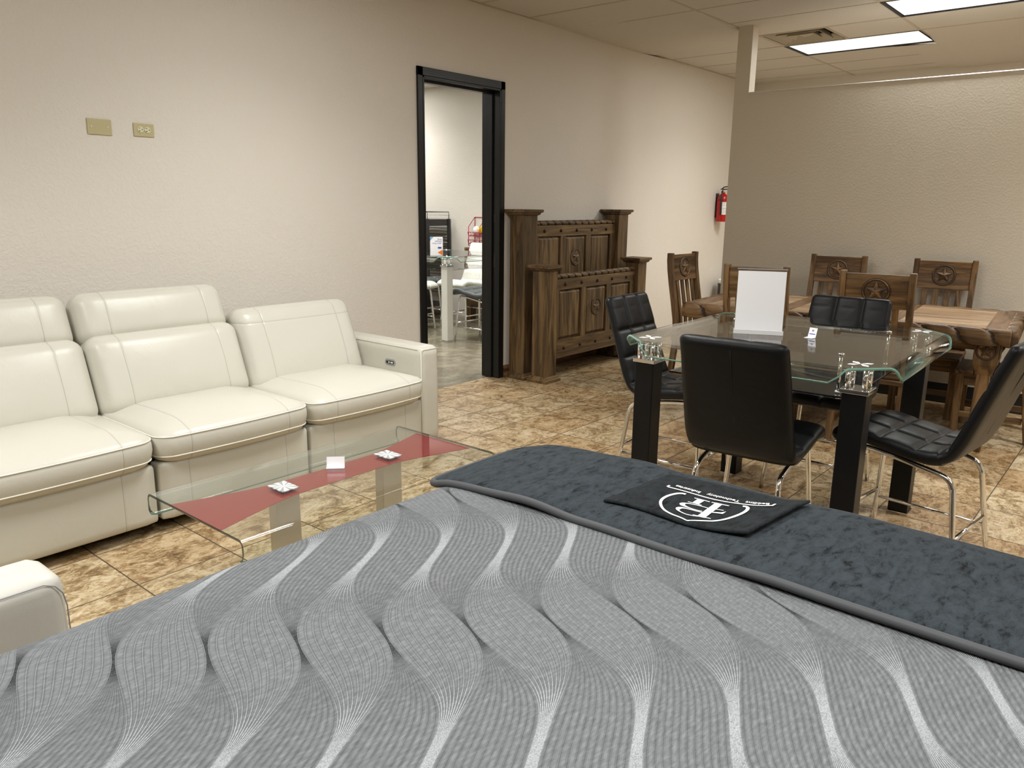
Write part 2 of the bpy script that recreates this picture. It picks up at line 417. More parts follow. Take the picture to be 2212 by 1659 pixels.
def rbox(sx, sy, sz, r, puff=(0, 0, 0), n=14, deform=None):
    """soft upholstered block centred on the origin, with rounded edges and puffed faces"""
    bm = bmesh.new(); bmesh.ops.create_cube(bm, size=2.0)
    bmesh.ops.subdivide_edges(bm, edges=bm.edges[:], cuts=n, use_grid_fill=True)
    mb = MB(); hx, hy, hz = sx / 2, sy / 2, sz / 2
    vs = []
    for v in bm.verts:
        p = [math.sin(c * PI / 2) * .35 + c * .65 for c in v.co]
        p = [max(-1, min(1, c)) for c in p]
        q = Vector((p[0] * hx, p[1] * hy, p[2] * hz))
        inner = Vector([max(-h + r, min(h - r, c)) for c, h in zip(q, (hx, hy, hz))])
        d = q - inner
        if d.length > 1e-9:
            m = max(abs(d.x), abs(d.y), abs(d.z))
            q = inner + d.normalized() * m
        fx, fy, fz = (1 - p[0] ** 2), (1 - p[1] ** 2), (1 - p[2] ** 2)
        q.x += puff[0] * p[0] * fy * fz; q.y += puff[1] * p[1] * fx ** .6 * fz ** .8; q.z += puff[2] * p[2] * fx ** .6 * fy ** .8
        if deform: q = Vector(deform(q, p))
        vs.append(q)
    mb.add(vs, [tuple(v.index for v in f.verts) for f in bm.faces], True)
    bm.free()
    return mb
def arc(cx, cy, r, a0, a1, n):
    return [(cx + r * math.cos(a0 + (a1 - a0) * i / n), cy + r * math.sin(a0 + (a1 - a0) * i / n)) for i in range(n + 1)]
def rope(mb, p0, p1, r, turns_per_m=9, nseg=None, sq=1.0, depth=.22, flat=1.0, seg=24, gm=None, gw=.84):
    """twisted rope carving from p0 to p1"""
    p0 = Vector(p0); p1 = Vector(p1); L = (p1 - p0).length; t = (p1 - p0).normalized()
    up = Vector((0, 0, 1)); u = t.cross(up).normalized(); n = nseg or int(L * 90)
    vs = []; fs = []; gs = []; n = nseg or int(L * 140)
    for i in range(n + 1):
        l = L * i / n
        for k in range(seg):
            a = k * 2 * PI / seg
            ph = (l * turns_per_m + k / seg) * 1.0
            g = abs(((ph) % 1.0) - .5) * 2     # 0 at middle of strand, 1 at groove
            rr = r * (1 - depth * max(0, (g - .45) / .55) ** 2)
            ca, sa = math.cos(a), math.sin(a)
            if sq != 1.0: ca = math.copysign(abs(ca) ** sq, ca); sa = math.copysign(abs(sa) ** sq, sa)
            vs.append(p0 + t * l + u * ca * rr * flat + up * sa * rr)
    for i in range(n):
        for k in range(seg):
            q_ = (i * seg + k, i * seg + (k + 1) % seg, (i + 1) * seg + (k + 1) % seg, (i + 1) * seg + k)
            g = abs(((L * (i + .5) / n * turns_per_m + (k + .5) / seg) % 1.0) - .5) * 2
            (gs if gm is not None and g > gw else fs).append(q_)
    fs.append(tuple(range(seg))[::-1]); fs.append(tuple(n * seg + k for k in range(seg)))
    mb.add(vs, fs, True)
    if gm is not None: gm.add(vs, gs, True)
def star(mb, T, R=.055, r=.022, h=.012):
    """raised five-pointed star, T maps its plane (x, y, height) to the object"""
    pts = []
    for i in range(10):
        a = PI / 2 + i * PI / 5; q = R if i % 2 == 0 else r
        pts.append(T @ Vector((q * math.cos(a), q * math.sin(a), 0)))
    c = T @ Vector((0, 0, h))
    mb.add(pts + [c], [(i, (i + 1) % 10, 10) for i in range(10)])
def ringm(mb, T, R, w, h, seg=40):
    vs = []; fs = []
    for k in range(seg):
        a = k * 2 * PI / seg
        for rr, hh in ((R - w / 2, 0), (R, h), (R + w / 2, 0)): vs.append(T @ Vector((rr * math.cos(a), rr * math.sin(a), hh)))
    for k in range(seg):
        j = (k + 1) % seg
        fs += [(3 * k, 3 * j, 3 * j + 1, 3 * k + 1), (3 * k + 1, 3 * j + 1, 3 * j + 2, 3 * k + 2)]
    mb.add(vs, fs, True)
def disc(mb, T, R, seg=36): mb.add([T @ Vector((R * math.cos(k * 2 * PI / seg), R * math.sin(k * 2 * PI / seg), 0)) for k in range(seg)], [tuple(range(seg))])
def medallion(parent, T, R, wood_m, n='star_medallion'):
    d = MB(); disc(d, T @ Matrix.Translation((0, 0, .0012)), R)
    o = d.build(n, wood_m, parent)
    d = MB(); ringm(d, T @ Matrix.Translation((0, 0, .0014)), R * 1.0, R * .07, .0012); ringm(d, T @ Matrix.Translation((0, 0, .0014)), R * .84, R * .07, .0012)
    star(d, T @ Matrix.Translation((0, 0, .0014)), R * .83, R * .42, .0006); d.build('cut_line', M['wood_dark'], o)
    d = MB(); ringm(d, T @ Matrix.Translation((0, 0, .0018)), R * .93, R * .10, .006); star(d, T @ Matrix.Translation((0, 0, .0018)), R * .80, R * .33, R * .2)
    d.build('carved_star', wood_m, o)
    return o
def frame_T(origin, xa, ya):
    xa = Vector(xa).normalized(); ya = Vector(ya).normalized(); za = xa.cross(ya)
    return Matrix.Translation(origin) @ Matrix((xa, ya, za)).transposed().to_4x4()
# ------------------------------------------------------------------ the room
X0, X1, Y0, YB = -3.6, 10.1, -4.2, 10.2
WT = .165
DX0, DX1, DZ = 4.235, 5.135, 2.445
mb = MB().box(X0, X1, Y0, WY + .09, -.12, 0); struct('floor', mb, M['tile'])
mb = MB().box(X0, X1, WY + .09, YB, -.12, -.001); struct('floor_back_room', mb, M['concrete'])
def ceiling(name, x0, x1, y0, y1, holes):
    xs = sorted({x0, x1} | {h[0] for h in holes} | {h[1] for h in holes}); ys = sorted({y0, y1} | {h[2] for h in holes} | {h[3] for h in holes})
    mb = MB()
    for a, b in zip(xs, xs[1:]):
        for c, d in zip(ys, ys[1:]):
            mx, my = (a + b) / 2, (c + d) / 2
            if any(h[0] < mx < h[1] and h[2] < my < h[3] for h in holes): continue
            mb.add([(a, c, CEIL), (b, c, CEIL), (b, d, CEIL), (a, d, CEIL)], [(0, 3, 2, 1)])
    o = struct(name, mb, M['ceiling'])
    bm = bmesh.new(); bm.from_mesh(o.data); bmesh.ops.remove_doubles(bm, verts=bm.verts, dist=.0005); bm.to_mesh(o.data); bm.free()
    md = o.modifiers.new('solid', 'SOLIDIFY'); md.thickness = .02; md.offset = -1 if o.data.polygons[0].normal.z < 0 else 1
    g = MB(); i = math.ceil((x0 - GX) / .6096)
    while GX + .6096 * i < x1: g.box(GX + .6096 * i - .012, GX + .6096 * i + .012, y0, y1, CEIL - .002, CEIL + .004); i += 1
    j = math.ceil((y0 - GY) / 1.219)
    while GY + 1.219 * j < y1: g.box(x0, x1, GY + 1.219 * j - .012, GY + 1.219 * j + .012, CEIL - .0025, CEIL + .004); j += 1
    g.build('ceiling_grid', M['tbar'], o)
    return o
VENT = (7.314, 7.9235, 2.62, 3.2295)
ceiling('ceiling', X0, X1, Y0, WY, [t[0] for t in TROFFERS] + [VENT])
ceiling('ceiling_back_room', 1.2, 7.75, WY + WT, YB, [t[0] for t in BACK_TROFFERS])
mb = MB().box(X0, DX0, WY, WY + WT, 0, CEIL + .05).box(DX1, X1, WY, WY + WT, 0, CEIL + .05).box(DX0, DX1, WY, WY + WT, DZ, CEIL + .05)
struct('wall_back', mb, M['wall'])
struct('wall_far', MB().box(X1, X1 + .1, Y0, WY + WT, 0, CEIL + .05), M['wall'])
struct('wall_left', MB().box(X0 - .1, X0, Y0, WY + WT, 0, CEIL + .05), M['wall'])
struct('wall_front', MB().box(X0, X1, Y0 - .1, Y0, 0, CEIL + .05), M['wall'])
struct('wall_partition', MB().box(PX, PX + .115, Y0, 3.225, 0, 2.49).box(PX, PX + .115, 3.09, 3.225, 2.49, CEIL), M['wall_dark'])
struct('wall_back_room_right', MB().box(7.75, 7.85, WY + WT, YB, 0, CEIL + .05), M['back_wall'])
struct('wall_back_room_left', MB().box(1.1, 1.2, WY + WT, YB, 0, CEIL + .05), M['back_wall'])
struct('wall_back_room_far', MB().box(1.1, 7.85, YB, YB + .1, 0, CEIL + .05), M['back_wall'])
b_ = MB().tube([(PX - .001, Y0, 2.491), (PX - .001, 3.09, 2.491)], .006, 8).box(PX - .004, PX + .119, Y0, 3.09, 2.488, 2.496)
struct('trim_1', b_, M['bead'])
# skirtings
def skirt(name, x0, x1):
    p = [(0, 0), (.018, 0), (.018, .03), (.013, .034), (.013, .06), (.017, .066), (.012, .085), (.005, .102), (0, .105)]
    mb = MB(); n = len(p); vs = [(x, WY - a, z) for x in (x0, x1) for a, z in p]
    mb.add(vs, [tuple(range(n)), tuple(range(n, 2 * n))[::-1]] + [(i, n + i, n + (i + 1) % n, (i + 1) % n) for i in range(n)])
    return struct(name, mb, M['base_wood'])
skirt('baseboard_back_left', X0, 4.185); skirt('baseboard_back_right', 5.19, X1)
struct('baseboard_partition', MB().box(PX - .006, PX, Y0, 3.225, 0, .16), M['black_plastic'], bevel=.003)
# door opening in black metal
mb = MB()
for s_, x in ((1, DX0), (-1, DX1)):
    xa = x - s_ * .045; xb = x + s_ * .01
    mb.box(min(xa, xb), max(xa, xb), WY - .018, WY, 0, 2.50)
    mb.box(min(x, x + s_ * .022), max(x, x + s_ * .022), WY - .018, WY + WT + .018, 0, DZ)
    mb.box(min(xa, xb), max(xa, xb), WY + WT, WY + WT + .018, 0, 2.50)
    mb.box(min(x, x + s_ * .04), max(x, x + s_ * .04), WY + .055, WY + .115, 0, DZ - .02)
mb.box(DX0 - .045, DX1 + .045, WY - .018, WY, DZ - .01, 2.50).box(DX0, DX1, WY - .018, WY + WT + .018, DZ - .022, DZ).box(DX0, DX1, WY + .055, WY + .115, DZ - .04, DZ)
mb.box(DX0 - .045, DX1 + .045, WY + WT, WY + WT + .018, DZ - .01, 2.50)
door = struct('door_1', mb, M['black_paint'], bevel=.003)
MB().box(DX1 - .024, DX1 - .022, WY + .02, WY + .045, .98, 1.10).build('strike_plate', M['black_plastic'], door)
MB().box(DX1 - .024, DX1 - .022, WY + .02, WY + .045, 1.36, 1.43).build('strike_plate', M['black_plastic'], door)
# ------------------------------------------------------------------ ceiling fittings
def troffer(cell, power, vis, label):
    x0, x1, y0, y1 = cell; cx, cy = (x0 + x1) / 2, (y0 + y1) / 2
    t = thing('ceiling_light', label, 'ceiling light', (cx, cy, CEIL), 0, 'fluorescent troffers in the tile ceiling')
    hx, hy = (x1 - x0) / 2, (y1 - y0) / 2
    mb = MB()
    mb.box(-hx, hx, -hy, -hy + .018, -.004, .09).box(-hx, hx, hy - .018, hy, -.004, .09).box(-hx, -hx + .018, -hy, hy, -.004, .09).box(hx - .018, hx, -hy, hy, -.004, .09)
    mb.box(-hx, hx, -hy, hy, .09, .10)
    mb.build('housing', M['gasket'], t)
    MB().box(-hx + .03, hx - .03, -hy + .03, hy - .03, .004, .010).build('lens', M['lens'], t)
    ld = bpy.data.lights.new('tube_light', 'AREA'); ld.shape = 'RECTANGLE'; ld.size = (hx - .03) * 2; ld.size_y = (hy - .03) * 2
    ld.energy = power; ld.color = LCOL; ld.spread = SPREAD
    lo = bpy.data.objects.new('tube_light', ld); C.objects.link(lo); lo.parent = t; lo.location = (0, 0, -.006)
    lo.visible_camera = False
    l2 = ld.copy(); l2.energy = power * WIDE; l2.spread = PI
    lo2 = bpy.data.objects.new('tube_light', l2); C.objects.link(lo2); lo2.parent = t; lo2.location = (0, 0, -.006); lo2.visible_camera = False
    return t
names = ['bright ceiling light beyond the partition, next to the air vent', 'bright ceiling light cut by the upper right corner, above the partition',
         'ceiling light over the glass coffee table', 'ceiling light over the bed foot', 'ceiling light near the left wall', 'ceiling light over the armchair side',
         'ceiling light behind the bed', 'ceiling light over the right side of the hall']
for (cell, pw, vis), nm in zip(TROFFERS, names): troffer(cell, pw, vis, nm)
for (cell, pw, vis), nm in zip(BACK_TROFFERS, ['back room ceiling light over the white counter table', 'back room ceiling light at the left', 'back room ceiling light at the far end']): troffer(cell, pw, vis, nm)
# air vent: stepped square cones
cx, cy = (VENT[0] + VENT[1]) / 2, (VENT[2] + VENT[3]) / 2
t = thing('ceiling_vent', 'square stepped air vent in the ceiling beside the lit fixture', 'vent', (cx, cy, CEIL))
MB().box(-.305, .305, -.305, .305, .09, .10).build('duct_back', M['gasket'], t)
h_ = .3
mb = MB()
for a, b, z0, z1 in ((.305, .285, -.003, -.003),):
    for q in ((-a, a, -a, -b), (-a, a, b, a), (-a, -b, -b, b), (b, a, -b, b)): mb.box(q[0], q[1], q[2], q[3], -.004, .004)
mb.build('frame', M['tbar'], t)
for k, (a, b) in enumerate(((.272, .240), (.196, .164), (.120, .088))):
    vs = []; fs = []
    for w, z in ((a, -.002), (b, .045)): vs += [(-w, -w, z), (w, -w, z), (w, w, z), (-w, w, z)]
    for w, z in ((a, .004), (b, .051)): vs += [(-w, -w, z), (w, -w, z), (w, w, z), (-w, w, z)]
    for i in range(4):
        j = (i + 1) % 4; fs += [(i, j, 4 + j, 4 + i), (8 + i, 12 + i, 12 + j, 8 + j), (i, 8 + i, 8 + j, j), (4 + i, 4 + j, 12 + j, 12 + i)]
    MB().add(vs, fs).build('cone', M['tbar'], t)
MB().add([(-.07, -.07, .03), (.07, -.07, .03), (.07, .07, .03), (-.07, .07, .03), (0, 0, -.002)], [(0, 1, 4), (1, 2, 4), (2, 3, 4), (3, 0, 4), (3, 2, 1, 0)]).build('centre_plate', M['tbar'], t)
# ------------------------------------------------------------------ wall plates, extinguisher, bin
def plate(x0, x1, z0, z1, name, label, cat):
    t = thing(name, label, cat, ((x0 + x1) / 2, WY, (z0 + z1) / 2)); hx, hz = (x1 - x0) / 2, (z1 - z0) / 2
    MB().box(-hx, hx, -.006, 0, -hz, hz).build('cover_plate', M['almond'], t, bevel=.004)
    return t, hx, hz
def disc_y(mb, x, z, r, y0, y1, seg=20):
    mb.prism([(x + r * math.cos(k * 2 * PI / seg), z + r * math.sin(k * 2 * PI / seg)) for k in range(seg)], y0, y1, Matrix(((1, 0, 0, 0), (0, 0, 1, 0), (0, 1, 0, 0), (0, 0, 0, 1))))
t, hx, hz = plate(1.832, 1.958, 1.855, 1.937, 'wall_plate', 'blank almond cover plate on the wall above the sofa, left of the outlet', 'wall plate')
for sx in (-.042, .042):
    m_ = MB(); disc_y(m_, sx, .001, .004, -.008, -.005); m_.build('screw', M['almond_light'], t)
t, hx, hz = plate(2.074, 2.188, 1.861, 1.932, 'wall_outlet', 'almond double power outlet on the wall above the sofa', 'outlet')
for sx in (-.0195, .0195):
    m_ = MB(); disc_y(m_, sx, .002, .0165, -.009, -.005); r_ = m_.build('receptacle', M['almond_light'], t)
    MB().box(sx - .010, sx - .002, -.0095, -.0088, .008, .011).box(sx - .010, sx - .002, -.0095, -.0088, -.008, -.004).build('slot', M['ink'], r_)
    m_ = MB(); disc_y(m_, sx + .009, .002, .003, -.0095, -.0088, 10); m_.build('ground_hole', M['ink'], r_)
m_ = MB(); disc_y(m_, 0, .001, .003, -.008, -.005, 10); m_.build('screw', M['almond_light'], t)
t = thing('fire_extinguisher', 'red fire extinguisher hung on the wall past the partition end', 'fire extinguisher', (9.245, WY - .085, 1.33))
MB().lathe([(.0, 0), (.066, 0), (.072, .012), (.072, .27), (.066, .30), (.045, .325), (.022, .337), (.022, .35), (0, .35)], seg=36).build('cylinder', M['red_enamel'], t)
lb = MB(); n = 14; vs = []
for z in (.085, .235):
    for k in range(n + 1):
        a = math.radians(-170 + 110 * k / n); vs.append((.0735 * math.cos(a), .0735 * math.sin(a), z))
lb.add(vs, [(k, k + 1, n + 2 + k, n + 1 + k) for k in range(n)], True); lo = lb.build('label_sticker', M['label_white'], t)
for zz in (.215, .195, .160, .150, .125, .105):
    vs = [(.0742 * math.cos(math.radians(a)), .0742 * math.sin(math.radians(a)), z) for z in (zz, zz + .004) for a in (-160, -140, -120, -100, -80)]
    MB().add(vs, [(k, k + 1, 6 + k, 5 + k) for k in range(4)], True).build('printed_line', M['ink'], lo)
MB().lathe([(0, .35), (.018, .35), (.018, .375), (.012, .385), (0, .385)], seg=16).build('valve', M['silver'], t)
mb = MB().box(-.012, .012, -.07, .035, .385, .397).tube([(0, .02, .397), (0, .0, .415), (0, -.06, .425)], .007, 8); mb.build('handle', M['black_plastic'], t)
MB().tube([(-.02, 0, .37), (-.06, -.01, .365), (-.083, -.02, .33), (-.085, -.02, .2), (-.083, -.02, .08)], .010, 10).build('hose', M['black_plastic'], t)
MB().box(-.03, .03, .072, .085, .05, .34).build('wall_bracket', M['black_plastic'], t)
r_ = MB(); r_.tube([(.0745 * math.cos(k * 2 * PI / 30), .0745 * math.sin(k * 2 * PI / 30), .262) for k in range(30)], .0035, 6, True); r_.build('strap', M['black_plastic'], t)
t = thing('waste_bin', 'black waste bin by the wall behind the partition, half hidden by a chair', 'bin', (9.32, 4.22, 0))
MB().lathe([(0, 0), (.15, 0), (.18, .60), (.185, .61), (.17, .61), (.16, .56), (0, .05)], seg=32).build('body', M['black_plastic'], t)
MB().lathe([(.168, .56), (.188, .585), (.19, .60), (.17, .62), (.165, .60)], seg=32).build('bag_rim', M['label_white'], t)
# ------------------------------------------------------------------ sofa
t = thing('sofa', 'ivory leather reclining sofa along the wall left of the doorway', 'sofa', (0, 0, 0))
SX = [(.70, 1.545), (1.555, 2.38), (2.39, 3.222)]
MB().box(.72, 3.2, 3.50, 4.36, .05, .30).build('base', M['gasket'], t, bevel=.01)
def tilt(ang, cy, cz):
    R_ = Matrix.Rotation(ang, 3, 'X')
    return lambda q, p: (q.x, (R_ @ q).y, (R_ @ q).z)
for k, (a, b) in enumerate(SX):
    w = b - a; cx = (a + b) / 2
    pn = rbox(w - .006, .10, .285, .022, (0, .008, 0), 10)
    pn.build('footrest_panel', M['ivory_seam'], t, loc=(cx, 3.475, .198))
    # cushion: rounded outline, two piped edges round the boxing, crowned top
    D = .70; cyy = 3.74
    def outline(ins, w=w):
        hx, hy = w / 2 - ins, D / 2 - ins; pts = []
        for cx_, cy_, r0, a0 in ((hx, -hy, .075, -PI / 2), (hx, hy, .03, 0), (-hx, hy, .03, PI / 2), (-hx, -hy, .075, PI)):
            sx_ = 1 if cx_ > 0 else -1; sy_ = 1 if cy_ > 0 else -1
            pts += [(cx_ - sx_ * r0 + r0 * math.cos(a0 + PI / 2 * i / 8), cy_ - sy_ * r0 + r0 * math.sin(a0 + PI / 2 * i / 8)) for i in range(9)]
        out = []
        for i in range(len(pts)):
            p0 = Vector(pts[i]); p1 = Vector(pts[(i + 1) % len(pts)]); m_ = max(1, int((p1 - p0).length / .03))
            out += [tuple(p0.lerp(p1, j / m_)) for j in range(m_)]
        bow = lambda x, y: y - .022 * (1 - (2 * x / w) ** 2) * max(0, -y / hy)
        return [(x, bow(x, y)) for x, y in out]
    base = outline(0); L_ = []
    for ins, z in ((.10, -.092), (.045, -.088), (.018, -.070), (.006, -.048), (.002, -.036), (-.003, -.005), (-.002, .025), (.003, .046), (.012, .060)):
        L_.append([(x * (1 - ins / (w / 2)), y * (1 - ins / (D / 2)), z) for x, y in base])
    for i in range(1, 15):
        q = i / 14; L_.append([(x * (1 - .03) * (1 - q), y * (1 - .035) * (1 - q), .060 + .060 * (1 - (1 - q) ** 2.6) - .014 * max(0, y / (D / 2)) * (1 - q)) for x, y in base])
    nb_ = len(base); mb = MB(); vs = [p for l in L_ for p in l]; fs = []
    for i in range(len(L_) - 1):
        for j in range(nb_): fs.append((i * nb_ + j, i * nb_ + (j + 1) % nb_, (i + 1) * nb_ + (j + 1) % nb_, (i + 1) * nb_ + j))
    fs.append(tuple(range(nb_))[::-1])
    so = mb.add(vs, fs, True).build('seat_cushion', M['ivory_seam'], t, loc=(cx, cyy, .418))
    for lv in (7, 3):
        pts = [(x * 1.004, y * 1.004, z) for x, y, z in L_[lv]]
        MB().tube(pts, .0034, 8, True).build('piping', M['piping'], so)
    top = k == 2
    if not top:
        mb = rbox(w + .004, .21, .43, .07, (0, .036, .006), 20, tilt(math.radians(-21), 0, 0)); mb.build('back_cushion', M['ivory_seam'], t, loc=(cx, 4.095, .625))
        mb = rbox(w - .01, .17, .285, .07, (0, .026, .006), 18, tilt(math.radians(-22), 0, 0)); mb.build('headrest', M['ivory_seam'], t, loc=(cx - .0, 4.243, .905))
    else:
        mb = rbox(w + .004, .22, .52, .075, (0, .036, .006), 22, tilt(math.radians(-21), 0, 0)); mb.build('back_cushion', M['ivory_seam_top'], t, loc=(cx - .0, 4.13, .64))
def arm_part(x0, x1, name, par, mat, y0=3.44, y1=4.36, zt=.655):
    o = rbox(x1 - x0, y1 - y0, zt - .045, .035, (.004, .004, .004), 16).build(name, mat, par, loc=((x0 + x1) / 2, (y0 + y1) / 2, (zt + .045) / 2))
    return o
ar = arm_part(3.225, 3.385, 'arm', t, M['ivory'])
pts = [(-.077, -.43 + .85 * i / 16, .292) for i in range(17)]
MB().tube(pts, .002, 6).tube([(-.077, -.458, z) for z in (.285, 0, -.28)], .002, 6).tube([(x, -.458, .29) for x in (-.075, 0, .075)], .002, 6).build('seam', M['piping'], ar)
arm_part(.54, .70, 'arm', t, M['ivory'])
# recliner switch on the inner face of the right arm
mb = MB(); poly = arc(.030, 0, .021, -PI / 2, PI / 2, 8) + arc(-.030, 0, .021, PI / 2, 3 * PI / 2, 8)
Tn = frame_T((3.2245, 3.72, .53), (0, -1, -.0), (0, 0, 1))
mb.prism(poly, -.004, .003, Tn); pn = mb.build('control_panel', M['grey_plastic'], t)
mb = MB()
for px, r_ in ((-.030, .009), (-.010, .010), (.008, .010), (.026, .010)): mb.prism(arc(px, 0, r_, 0, 2 * PI * 15 / 16, 15), .003, .006, Tn)
mb.prism([(-.012, -.010), (.026, -.010), (.026, .010), (-.012, .010)], .003, .0045, Tn); mb.build('button', M['black_plastic'], pn)
mb = MB()
for px in (-.008, .012, .024): mb.prism(arc(px, 0, .0055, 0, 2 * PI * 11 / 12, 11), .006, .0072, Tn)
mb.build('button_ring', M['label_white'], pn)
# ------------------------------------------------------------------ armchair at the left edge
t = thing('armchair', 'white leather armchair cut by the left edge, only its arm in view', 'armchair', (0, 0, 0))
o = rbox(.93, .19, .555, .045, (.004, .004, .004), 16).build('arm', M['armchair'], t, loc=(.20, 2.125, .322))
MB().tube([(-.40, -.094, .262), (.41, -.094, .262), (.436, -.094, .25), (.452, -.094, .225), (.458, -.094, .19), (.46, -.094, -.25)], .0018, 8).build('seam', M['grey_plastic'], o)
rbox(.93, .19, .555, .045, (.004, .004, .004), 12).build('arm', M['armchair'], t, loc=(.20, 2.90, .322))
rbox(.72, .56, .20, .05, (0, 0, .02), 12).build('seat_cushion', M['armchair'], t, loc=(.27, 2.51, .39))
rbox(.22, .60, .60, .07, (.02, 0, 0), 12).build('back_cushion', M['armchair'], t, loc=(-.20, 2.51, .66))
MB().box(-.24, .62, 2.22, 2.80, .045, .29).build('base', M['armchair'], t, bevel=.02)
# ------------------------------------------------------------------ coffee table
t = thing('coffee_table', 'low bent-glass coffee table with red hourglass print before the sofa', 'coffee table', (0, 0, 0))
TX0, TX1, TY0, TY1, TZ = 1.262, 2.53, 2.222, 2.888, .418
prof = [(TY0 + .018, TZ)]
def bentprof(depth):
    # from the near lip, over the top, to the far lip; depth is how far each lip reaches down
    r = .022; lo = []
    curl = min(1, depth / .06)
    near = [(TY0 + r - r * math.sin(a), TZ - r + r * math.cos(a)) for a in [i * PI / 2 / 6 for i in range(7)]]
    far = [(TY1 - r + r * math.sin(a), TZ - r + r * math.cos(a)) for a in [i * PI / 2 / 6 for i in range(7)]]
    drop = [(0, TZ - r - depth * .5), (.004, TZ - r - depth * .85), (.016, TZ - r - depth)]
    L_ = [(TY0 + d, z) for d, z in drop][::-1] + near[::-1]
    R_ = far + [(TY1 - d, z) for d, z in drop]
    mid = [(TY0 + r + (TY1 - TY0 - 2 * r) * i / 8, TZ) for i in range(1, 8)]
    return L_ + mid + R_
N = 40; vs = []; fs = []
xs = [TX0 + (TX1 - TX0) * i / N for i in range(N + 1)]
xs = sorted(set(xs + [TX0 + d for d in (.002, .005, .01, .018)] + [TX1 - d for d in (.002, .005, .01, .018)]))
for x in xs:
    e = min(x - TX0, TX1 - x); q = min(1, e / .025); dep = .062 * (0.8 + .2 * math.sqrt(1 - (1 - q) ** 2))
    pr = bentprof(dep); vs += [(x, y, z) for y, z in pr]
m_ = len(pr)
for i in range(len(xs) - 1):
    for k in range(m_ - 1): fs.append((i * m_ + k, (i + 1) * m_ + k, (i + 1) * m_ + k + 1, i * m_ + k + 1))
gt = MB().add(vs, fs, True).build('glass_top', [M['glass'], M['glass_edge_dark']], t, solid=.010)
for k in (0, m_ - 1): MB().tube([vs[i * m_ + k] for i in range(len(xs))], .0030, 8).build('edge_highlight', M['glass_edge'], gt)  # highlight on the lip edges, drawn as added light-coloured tubes
up = [(1.266, 2.735), (1.40, 2.695), (1.55, 2.655), (1.64, 2.637), (1.90, 2.635), (2.16, 2.637), (2.25, 2.655), (2.39, 2.695), (2.526, 2.735)]
dn = [(2.526, 2.375), (2.39, 2.415), (2.25, 2.455), (2.16, 2.473), (1.90, 2.475), (1.64, 2.473), (1.55, 2.455), (1.40, 2.415), (1.266, 2.375)]
MB().prism(up + dn, TZ - .0075, TZ - .0055).build('red_print', M['red_print'], t)
for cx in (1.643, 2.183):
    MB().box(-.038, .038, -.052, .052, -.002, .002).build('starburst_pad', M['starburst'], t, loc=(cx, 2.553, TZ + .007))
    lg = MB().box(cx - .055, cx + .055, 2.525, 2.58, .012, TZ - .012).build('leg', M['silver'], t, bevel=.004)
    MB().box(cx - .10, cx + .10, 2.46, 2.65, 0, .012).build('foot_plate', M['silver'], t, bevel=.003)
def lcard(name, label, cat, x, y, z, rz, w, h, base, lean=.25, mat='white_card'):
    o = thing(name, label, cat, (x, y, z), rz)
    MB().box(-w / 2, w / 2, -base, 0, 0, .0015).build('foot', M[mat], o)
    R_ = Matrix.Rotation(-lean, 3, 'X')
    MB().box(-w / 2, w / 2, -.0008, .0008, 0, h, R_, (0, 0, 0)).build('face', M[mat], o)
    return o
lcard('price_tag', 'small folded white tag standing on the coffee table', 'price tag', 1.925, 2.59, TZ + .006, math.radians(-44), .075, .045, .018)
# ------------------------------------------------------------------ bed
t = thing('bed', 'large mattress in grey wave-quilted cover filling the foreground', 'bed', (0, 0, 0))
BX0, BX1, BY0, BY1, BZ = .13, 2.155, -.33, 1.635, .70
def mtop(x, y):
    ex = min(x - BX0, BX1 - x); ey = min(y - BY0, BY1 - y); d = max(0, min(ex, ey))
    z = BZ - .035 * math.exp(-d / .07)
    z += .003 * math.sin(x * 3.1 + y * 2) + .0025 * math.sin(y * 6.3 - x * 2)
    return z
nx = 90; ny = 90; r_ = .055
def edge_map(n_, a, b):
    L_ = [0, .004, .012, .024, .04, .06]; out = [a + q for q in L_]
    m2 = n_; lo, hi = a + .08, b - .08
    out += [lo + (hi - lo) * i / m2 for i in range(m2 + 1)]
    return out + [b - q for q in L_[::-1]]
xs = edge_map(nx, BX0, BX1); ys = edge_map(ny, BY0, BY1)
def superround(x, y):
    # round the plan corners and pull the border down into the side
    ex = min(x - BX0, BX1 - x); ey = min(y - BY0, BY1 - y)
    def dr(e): q = min(1, e / r_); return r_ * (1 - math.sqrt(max(0, 1 - (1 - q) ** 2)))
    return mtop(x, y) - max(dr(ex), dr(ey)) - .25 * min(dr(ex), dr(ey))
def plan(x, y, rc=.09):
    cx = min(max(x, BX0 + rc), BX1 - rc); cy = min(max(y, BY0 + rc), BY1 - rc); dx, dy = x - cx, y - cy
    m = max(abs(dx), abs(dy)); l = math.hypot(dx, dy)
    return (cx + dx * m / l, cy + dy * m / l) if l > 0 and abs(dx) > 0 and abs(dy) > 0 else (x, y)
vs = []; fs = []
for x in xs:
    for y in ys:
        a, b = plan(x, y); vs.append((a, b, superround(x, y)))
nY = len(ys)
for i in range(len(xs) - 1):
    for j in range(nY - 1): fs.append((i * nY + j, (i + 1) * nY + j, (i + 1) * nY + j + 1, i * nY + j + 1))
ring = [(i, 0) for i in range(len(xs))] + [(len(xs) - 1, j) for j in range(1, nY)] + [(i, nY - 1) for i in range(len(xs) - 2, -1, -1)] + [(0, j) for j in range(nY - 2, 0, -1)]
idx = [i * nY + j for i, j in ring]; base0 = len(vs)
for q in idx: vs.append((vs[q][0], vs[q][1], .38))
n = len(idx)
for k in range(n): fs.append((idx[k], idx[(k + 1) % n], base0 + (k + 1) % n, base0 + k))
fs.append(tuple(base0 + k for k in range(n))[::-1])
mt = MB().add(vs, fs, True).build('mattress', M['quilt'], t)
